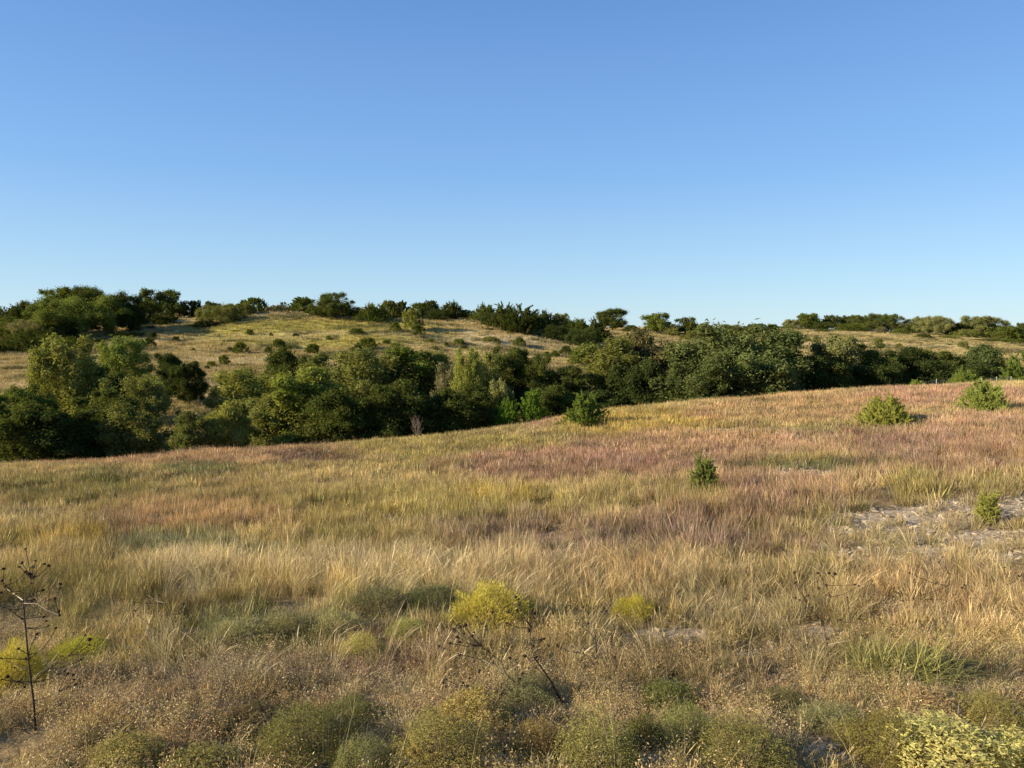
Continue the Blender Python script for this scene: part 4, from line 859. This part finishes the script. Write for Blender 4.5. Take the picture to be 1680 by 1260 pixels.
def scatter(name, pts, rot, scl, tint, var, cl, label):
    me = bpy.data.meshes.new(name); me.vertices.add(len(pts)); me.vertices.foreach_set('co', np.asarray(pts, np.float32).ravel())
    a = me.attributes.new('rot', 'FLOAT_VECTOR', 'POINT'); a.data.foreach_set('vector', np.asarray(rot, np.float32).ravel())
    a = me.attributes.new('scl', 'FLOAT_VECTOR', 'POINT'); a.data.foreach_set('vector', np.asarray(scl, np.float32).ravel())
    a = me.attributes.new('tint', 'FLOAT_VECTOR', 'POINT'); a.data.foreach_set('vector', np.asarray(tint, np.float32).ravel())
    a = me.attributes.new('var', 'INT', 'POINT'); a.data.foreach_set('value', np.asarray(var, np.int32))
    o = ob(name, me); tag(o, label, kind='stuff')
    ng = bpy.data.node_groups.new(name, 'GeometryNodeTree'); ng.interface.new_socket('Geometry', in_out='INPUT', socket_type='NodeSocketGeometry'); ng.interface.new_socket('Geometry', in_out='OUTPUT', socket_type='NodeSocketGeometry')
    nd = ng.nodes; lk = ng.links; gi = nd.new('NodeGroupInput'); go = nd.new('NodeGroupOutput')
    iop = nd.new('GeometryNodeInstanceOnPoints'); ci = nd.new('GeometryNodeCollectionInfo'); ci.inputs['Collection'].default_value = cl; ci.inputs['Separate Children'].default_value = True; ci.inputs['Reset Children'].default_value = True
    def att(nm, ty): x = nd.new('GeometryNodeInputNamedAttribute'); x.data_type = ty; x.inputs['Name'].default_value = nm; return x.outputs['Attribute']
    lk.new(gi.outputs[0], iop.inputs['Points']); lk.new(ci.outputs[0], iop.inputs['Instance']); iop.inputs['Pick Instance'].default_value = True
    lk.new(att('var', 'INT'), iop.inputs['Instance Index']); lk.new(att('scl', 'FLOAT_VECTOR'), iop.inputs['Scale'])
    lk.new(att('rot', 'FLOAT_VECTOR'), iop.inputs['Rotation']); lk.new(iop.outputs[0], go.inputs[0])
    md = o.modifiers.new('scatter', 'NODES'); md.node_group = ng; return o

def field_points(bands):
    out = []
    for y0, y1, dens in bands:
        xm = .80 * y1 + 2; nn = int(dens * (y1 - y0) * 2 * xm); y = y0 + (y1 - y0) * R.random(nn); x = (R.random(nn) * 2 - 1) * xm
        k = np.abs(x) < .80 * y + 2; out.append(np.stack([x[k], y[k]], 1))
    return np.concatenate(out)

def clear_of_mounds(x, y):
    k = np.ones(len(x)); 
    for mx, my, mr, mh in MOUNDS:
        d = np.hypot(x - mx, (y - my + mr * .25) / 1.15) / mr; k = np.minimum(k, np.clip((d - .80) / .4, .0, 1))
    return k
def make_field():
    # ---- upright grass, three levels of fineness by distance
    near = [tuft('t', 46, .25, .62, .09, .22, .0020, 100 + i, curl=.3, seg=3, heads=.3) for i in range(5)]
    mid = [tuft('t', 52, .24, .60, .16, .20, .0032, 120 + i, curl=.3, seg=2, heads=.3) for i in range(4)]
    far = [tuft('t', 64, .22, .56, .30, .18, .0062, 140 + i, curl=.2, seg=2, heads=.3) for i in range(4)]
    cl = tuft_collection('meadow_tuft', near + mid + far)
    p = field_points([(2.6, 6, 60), (6, 10, 60), (10, 16, 42), (16, 26, 26), (26, 42, 13), (42, 88, 7)])
    x, y = p.T; z = H(x, y); cm, hg = meadow(x, y, z, .8); rw = rockw(x, y, z)
    ok = (R.random(len(x)) < clear_of_mounds(x, y) + .01) & (vnoise(x * 2.1, y * 1.6, 6) + .3 * R.random(len(x)) > .30) & (y < edge_y(x) + 9) & (R.random(len(x)) > rw * .95)
    fl = np.clip((y - 5.2) / 3.5, .0, 1); ok &= R.random(len(x)) < (.30 + .7 * fl); ok &= fbm(x * 1.0 + 4, y * .8, 7, 3) > .40 * np.clip(1.4 - y / 40, .5, 1)
    x, y, z, cm, hg = x[ok], y[ok], z[ok], cm[ok], hg[ok]; m = len(x)
    lod = np.where(y < 13 + R.random(m) * 4, 0, np.where(y < 27 + 6 * R.random(m), 1, 2))
    var = np.where(lod == 0, R.integers(0, 5, m), np.where(lod == 1, 5 + R.integers(0, 4, m), 9 + R.integers(0, 4, m)))
    s = np.clip(hg, .25, 1.5) * (.36 + .58 * R.random(m)) * (.34 + .64 * np.clip((y - 5.5) / 6, 0, 1)); sx = (.8 + .5 * R.random(m))
    tint = cm * (.80 + .4 * R.random((m, 1))); tint += R.normal(size=(m, 3)) * .012; 
    wl_ = (fbm(x * .25, y * .25, 6) - .42) * 1.1; rot = np.stack([R.normal(size=m) * .17, R.normal(size=m) * .15 + wl_, R.random(m) * 6.283], 1)
    scatter('meadow_grass', np.stack([x, y, z], 1), rot, np.stack([sx, sx, s], 1), np.clip(tint, .01, .9), var, cl, 'knee high dry grass in tan, red and olive patches covering the meadow')
    # ---- wind combed pale grass
    ww = [tuft('w', 34, .45, .85, .07, .22, .0017, 200 + i, wind=.38, curl=.75, seg=5, heads=.5) for i in range(4)] + [tuft('w', 26, .5, .95, .06, .3, .0017, 220 + i, wind=-.38, curl=.8, seg=5, heads=.5) for i in range(3)]
    cl2 = tuft_collection('bent_tuft', ww)
    p = field_points([(5, 9, 7), (9, 15, 16), (15, 24, 7)]); x, y = p.T; z = H(x, y); px, row = proj(x, y, z - .0)
    wgt = np.zeros(len(x))
    for q in [(320, 965, 110, 32, .9), (470, 950, 120, 26, .7), (650, 965, 200, 34, .9), (860, 975, 110, 50, .8), (1080, 970, 160, 50, .55), (1260, 1000, 160, 60, .6), (1480, 985, 200, 70, .5), (1150, 1100, 200, 60, .35), (640, 1110, 160, 60, .3), (330, 1130, 200, 50, .25), (1620, 1020, 120, 80, .5)]:
        wgt = np.maximum(wgt, patchw(px, row, q, fbm(x * 1.1, y * .8, 4)) * q[4])
    ok = (R.random(len(x)) < wgt) & (clear_of_mounds(x, y) > .5); x, y, z = x[ok], y[ok], z[ok]; m = len(x); cm, hg = meadow(x, y, z); px = px[ok]
    pv = np.where(R.random(m) < .25 + .5 * (px > 1000), R.integers(4, 7, m), R.integers(0, 4, m))
    s = .45 + .42 * R.random(m); tint = (cm * .45 + np.array(PALE)[None] * .6) * (.7 + .5 * R.random((m, 1)))
    rot = np.stack([np.zeros(m), np.zeros(m), R.normal(size=m) * .5], 1)
    scatter('wind_bent_grass', np.stack([x, y, z], 1), rot, np.stack([s, s, s], 1), tint, pv, cl2, 'pale seed heavy grass bent over by the wind in the mid foreground')
    # ---- dry forbs and twiggy undergrowth near the camera
    ff = [tuft('f', 26, .05, .20, .08, .75, .0016, 300 + i, curl=.2, seg=2, leafy=420) for i in range(5)]
    cl3 = tuft_collection('forb_tuft', ff)
    p = field_points([(2.6, 9, 46), (9, 14, 16), (14, 26, 8), (26, 45, 3)]); x, y = p.T; z = H(x, y); rw = rockw(x, y, z); cm, hg = meadow(x, y, z)
    cl_n = fbm(x * 1.5, y * 1.5, 6)
    ok = (R.random(len(x)) > rw * 1.3) & (R.random(len(x)) < clear_of_mounds(x, y) + .01) & (R.random(len(x)) < np.where(y < 8, 1, .75)) & (cl_n > .36); x, y, z, cm, cl_n = x[ok], y[ok], z[ok], cm[ok], cl_n[ok]; m = len(x)
    alt = np.array([[.42, .30, .13], [.25, .19, .12], [.20, .18, .06], [.36, .22, .12], [.50, .40, .20]])[np.floor(fbm(x * 2.3 + 9, y * 2.3, 7) * 9 + R.random(m) * 1.5).astype(int) % 5]
    tint = (cm * .4 + alt * .6) * (.9 + .55 * R.random((m, 1))); s = (.5 + .9 * R.random(m)) * (.6 + cl_n) * (1 + np.clip((y - 14) / 20, 0, 1.2)); tint = tint * (1 - .45 * np.clip((y - 10) / 10, 0, 1))[:, None]
    scatter('dry_undergrowth', np.stack([x, y, z], 1), np.stack([R.normal(size=m) * .2, R.normal(size=m) * .2, R.random(m) * 6.28], 1), np.stack([s, s, s], 1), tint, R.integers(0, 5, m), cl3, 'low dry leafy and twiggy undergrowth between the grasses')
    # ---- single long stalks
    ss = [tuft('s', 3, .6, 1.0, .05, .5, .0016, 400 + i, curl=.8, seg=6, heads=.0, wind=.1) for i in range(6)]
    cl4 = tuft_collection('stalk_tuft', ss); p = field_points([(4.5, 14, 5)]); x, y = p.T; z = H(x, y); m = len(x); s = .5 + .6 * R.random(m)
    scatter('long_dry_stalks', np.stack([x, y, z], 1), np.stack([np.zeros(m), np.zeros(m), R.random(m) * 6.28], 1), np.stack([s, s, s], 1), np.array([.55, .43, .24])[None] * (.5 + .6 * R.random((m, 1))), R.integers(0, 6, m), cl4, 'long bleached arching stalks sticking out of the near grass')
    # ---- rough grass on the hill
    hh = [tuft('h', 46, .3, .75, .8, .25, .030, 500 + i, curl=.2, seg=1) for i in range(4)]; cl5 = tuft_collection('hill_tuft', hh)
    nn = 80000; y = 50 + 280 * R.random(nn); x = (R.random(nn) * 2 - 1) * (.78 * y); kq = y > edge_y(x) + 8; x, y = x[kq], y[kq]; nn = len(x); z = H(x, y); px, row = proj(x, y, z)
    n1 = fbm(x * .05, y * .09, 3); dk = fbm(x * .12 + 5, y * .25, 5)
    t = np.array([.50, .375, .17])[None] * (1 - n1[:, None]) + np.array([.36, .28, .11])[None] * n1[:, None]
    sunny = np.clip(1.6 - (((px - 520) / 200) ** 2 + ((row - 547) / 24) ** 2), 0, 1)[:, None] * .85; t = t * (1 - sunny) + np.array([.40, .335, .07])[None] * sunny  # same sunlit patch painted into the grass tint
    n4 = fbm(x * .018 + 3, y * .11, 6, 3)[:, None]; pl = np.clip((n4 - .55) * 7, 0, 1); t = t * (1 - pl * .6) + np.array([.60, .48, .28])[None] * pl * .6
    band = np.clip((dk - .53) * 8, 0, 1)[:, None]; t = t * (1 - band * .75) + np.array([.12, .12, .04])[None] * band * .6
    m = nn; s = .7 + .5 * R.random(m); hz = (.35 + .6 * R.random(m)) * (1 + band[:, 0] * .6)
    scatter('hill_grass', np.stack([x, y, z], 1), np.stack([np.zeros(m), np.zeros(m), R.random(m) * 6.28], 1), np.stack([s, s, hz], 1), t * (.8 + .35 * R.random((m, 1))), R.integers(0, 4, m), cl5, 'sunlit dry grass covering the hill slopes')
make_field()

# ------------------------------------------------------------------ limestone rubble
def rocks():
    lst = []
    for s in range(5):
        rng = np.random.default_rng(600 + s); V = unit(26, rng) * (.75 + .4 * rng.random((26, 1))) * np.array([.5, .38, .22])
        import bmesh
        bm = bmesh.new(); [bm.verts.new(v) for v in V]; bmesh.ops.convex_hull(bm, input=bm.verts); 
        loose = [v for v in bm.verts if not v.link_faces]; bmesh.ops.delete(bm, geom=loose, context='VERTS')
        me = bpy.data.meshes.new('rock'); bm.to_mesh(me); bm.free(); me.materials.append(STONE); lst.append(bpy.data.objects.new('rock', me))
    cl = tuft_collection('rock_piece', lst)
    pts = []
    for y0, y1, dn in ((2.6, 8, 260), (8, 24, 110), (24, 60, 10)): pts.append(field_points([(y0, y1, dn)]))
    p = np.concatenate(pts); x, y = p.T; z = H(x, y); rw = rockw(x, y, z); k = R.random(len(x)) < rw * .9 - .08; x, y, z = x[k], y[k], z[k]; m = len(x)
    s = (.015 + .07 * R.random(m) ** 4) * (1 + y / 16)
    scatter('limestone_rubble', np.stack([x, y, z + s * .08], 1), R.normal(size=(m, 3)) * [.3, .3, 3], np.stack([s * (1 + R.random(m)), s, s], 1), np.ones((m, 3)), R.integers(0, 5, m), cl, 'white limestone chips lying in bare patches')
rocks()
print('things', tcount + mc)
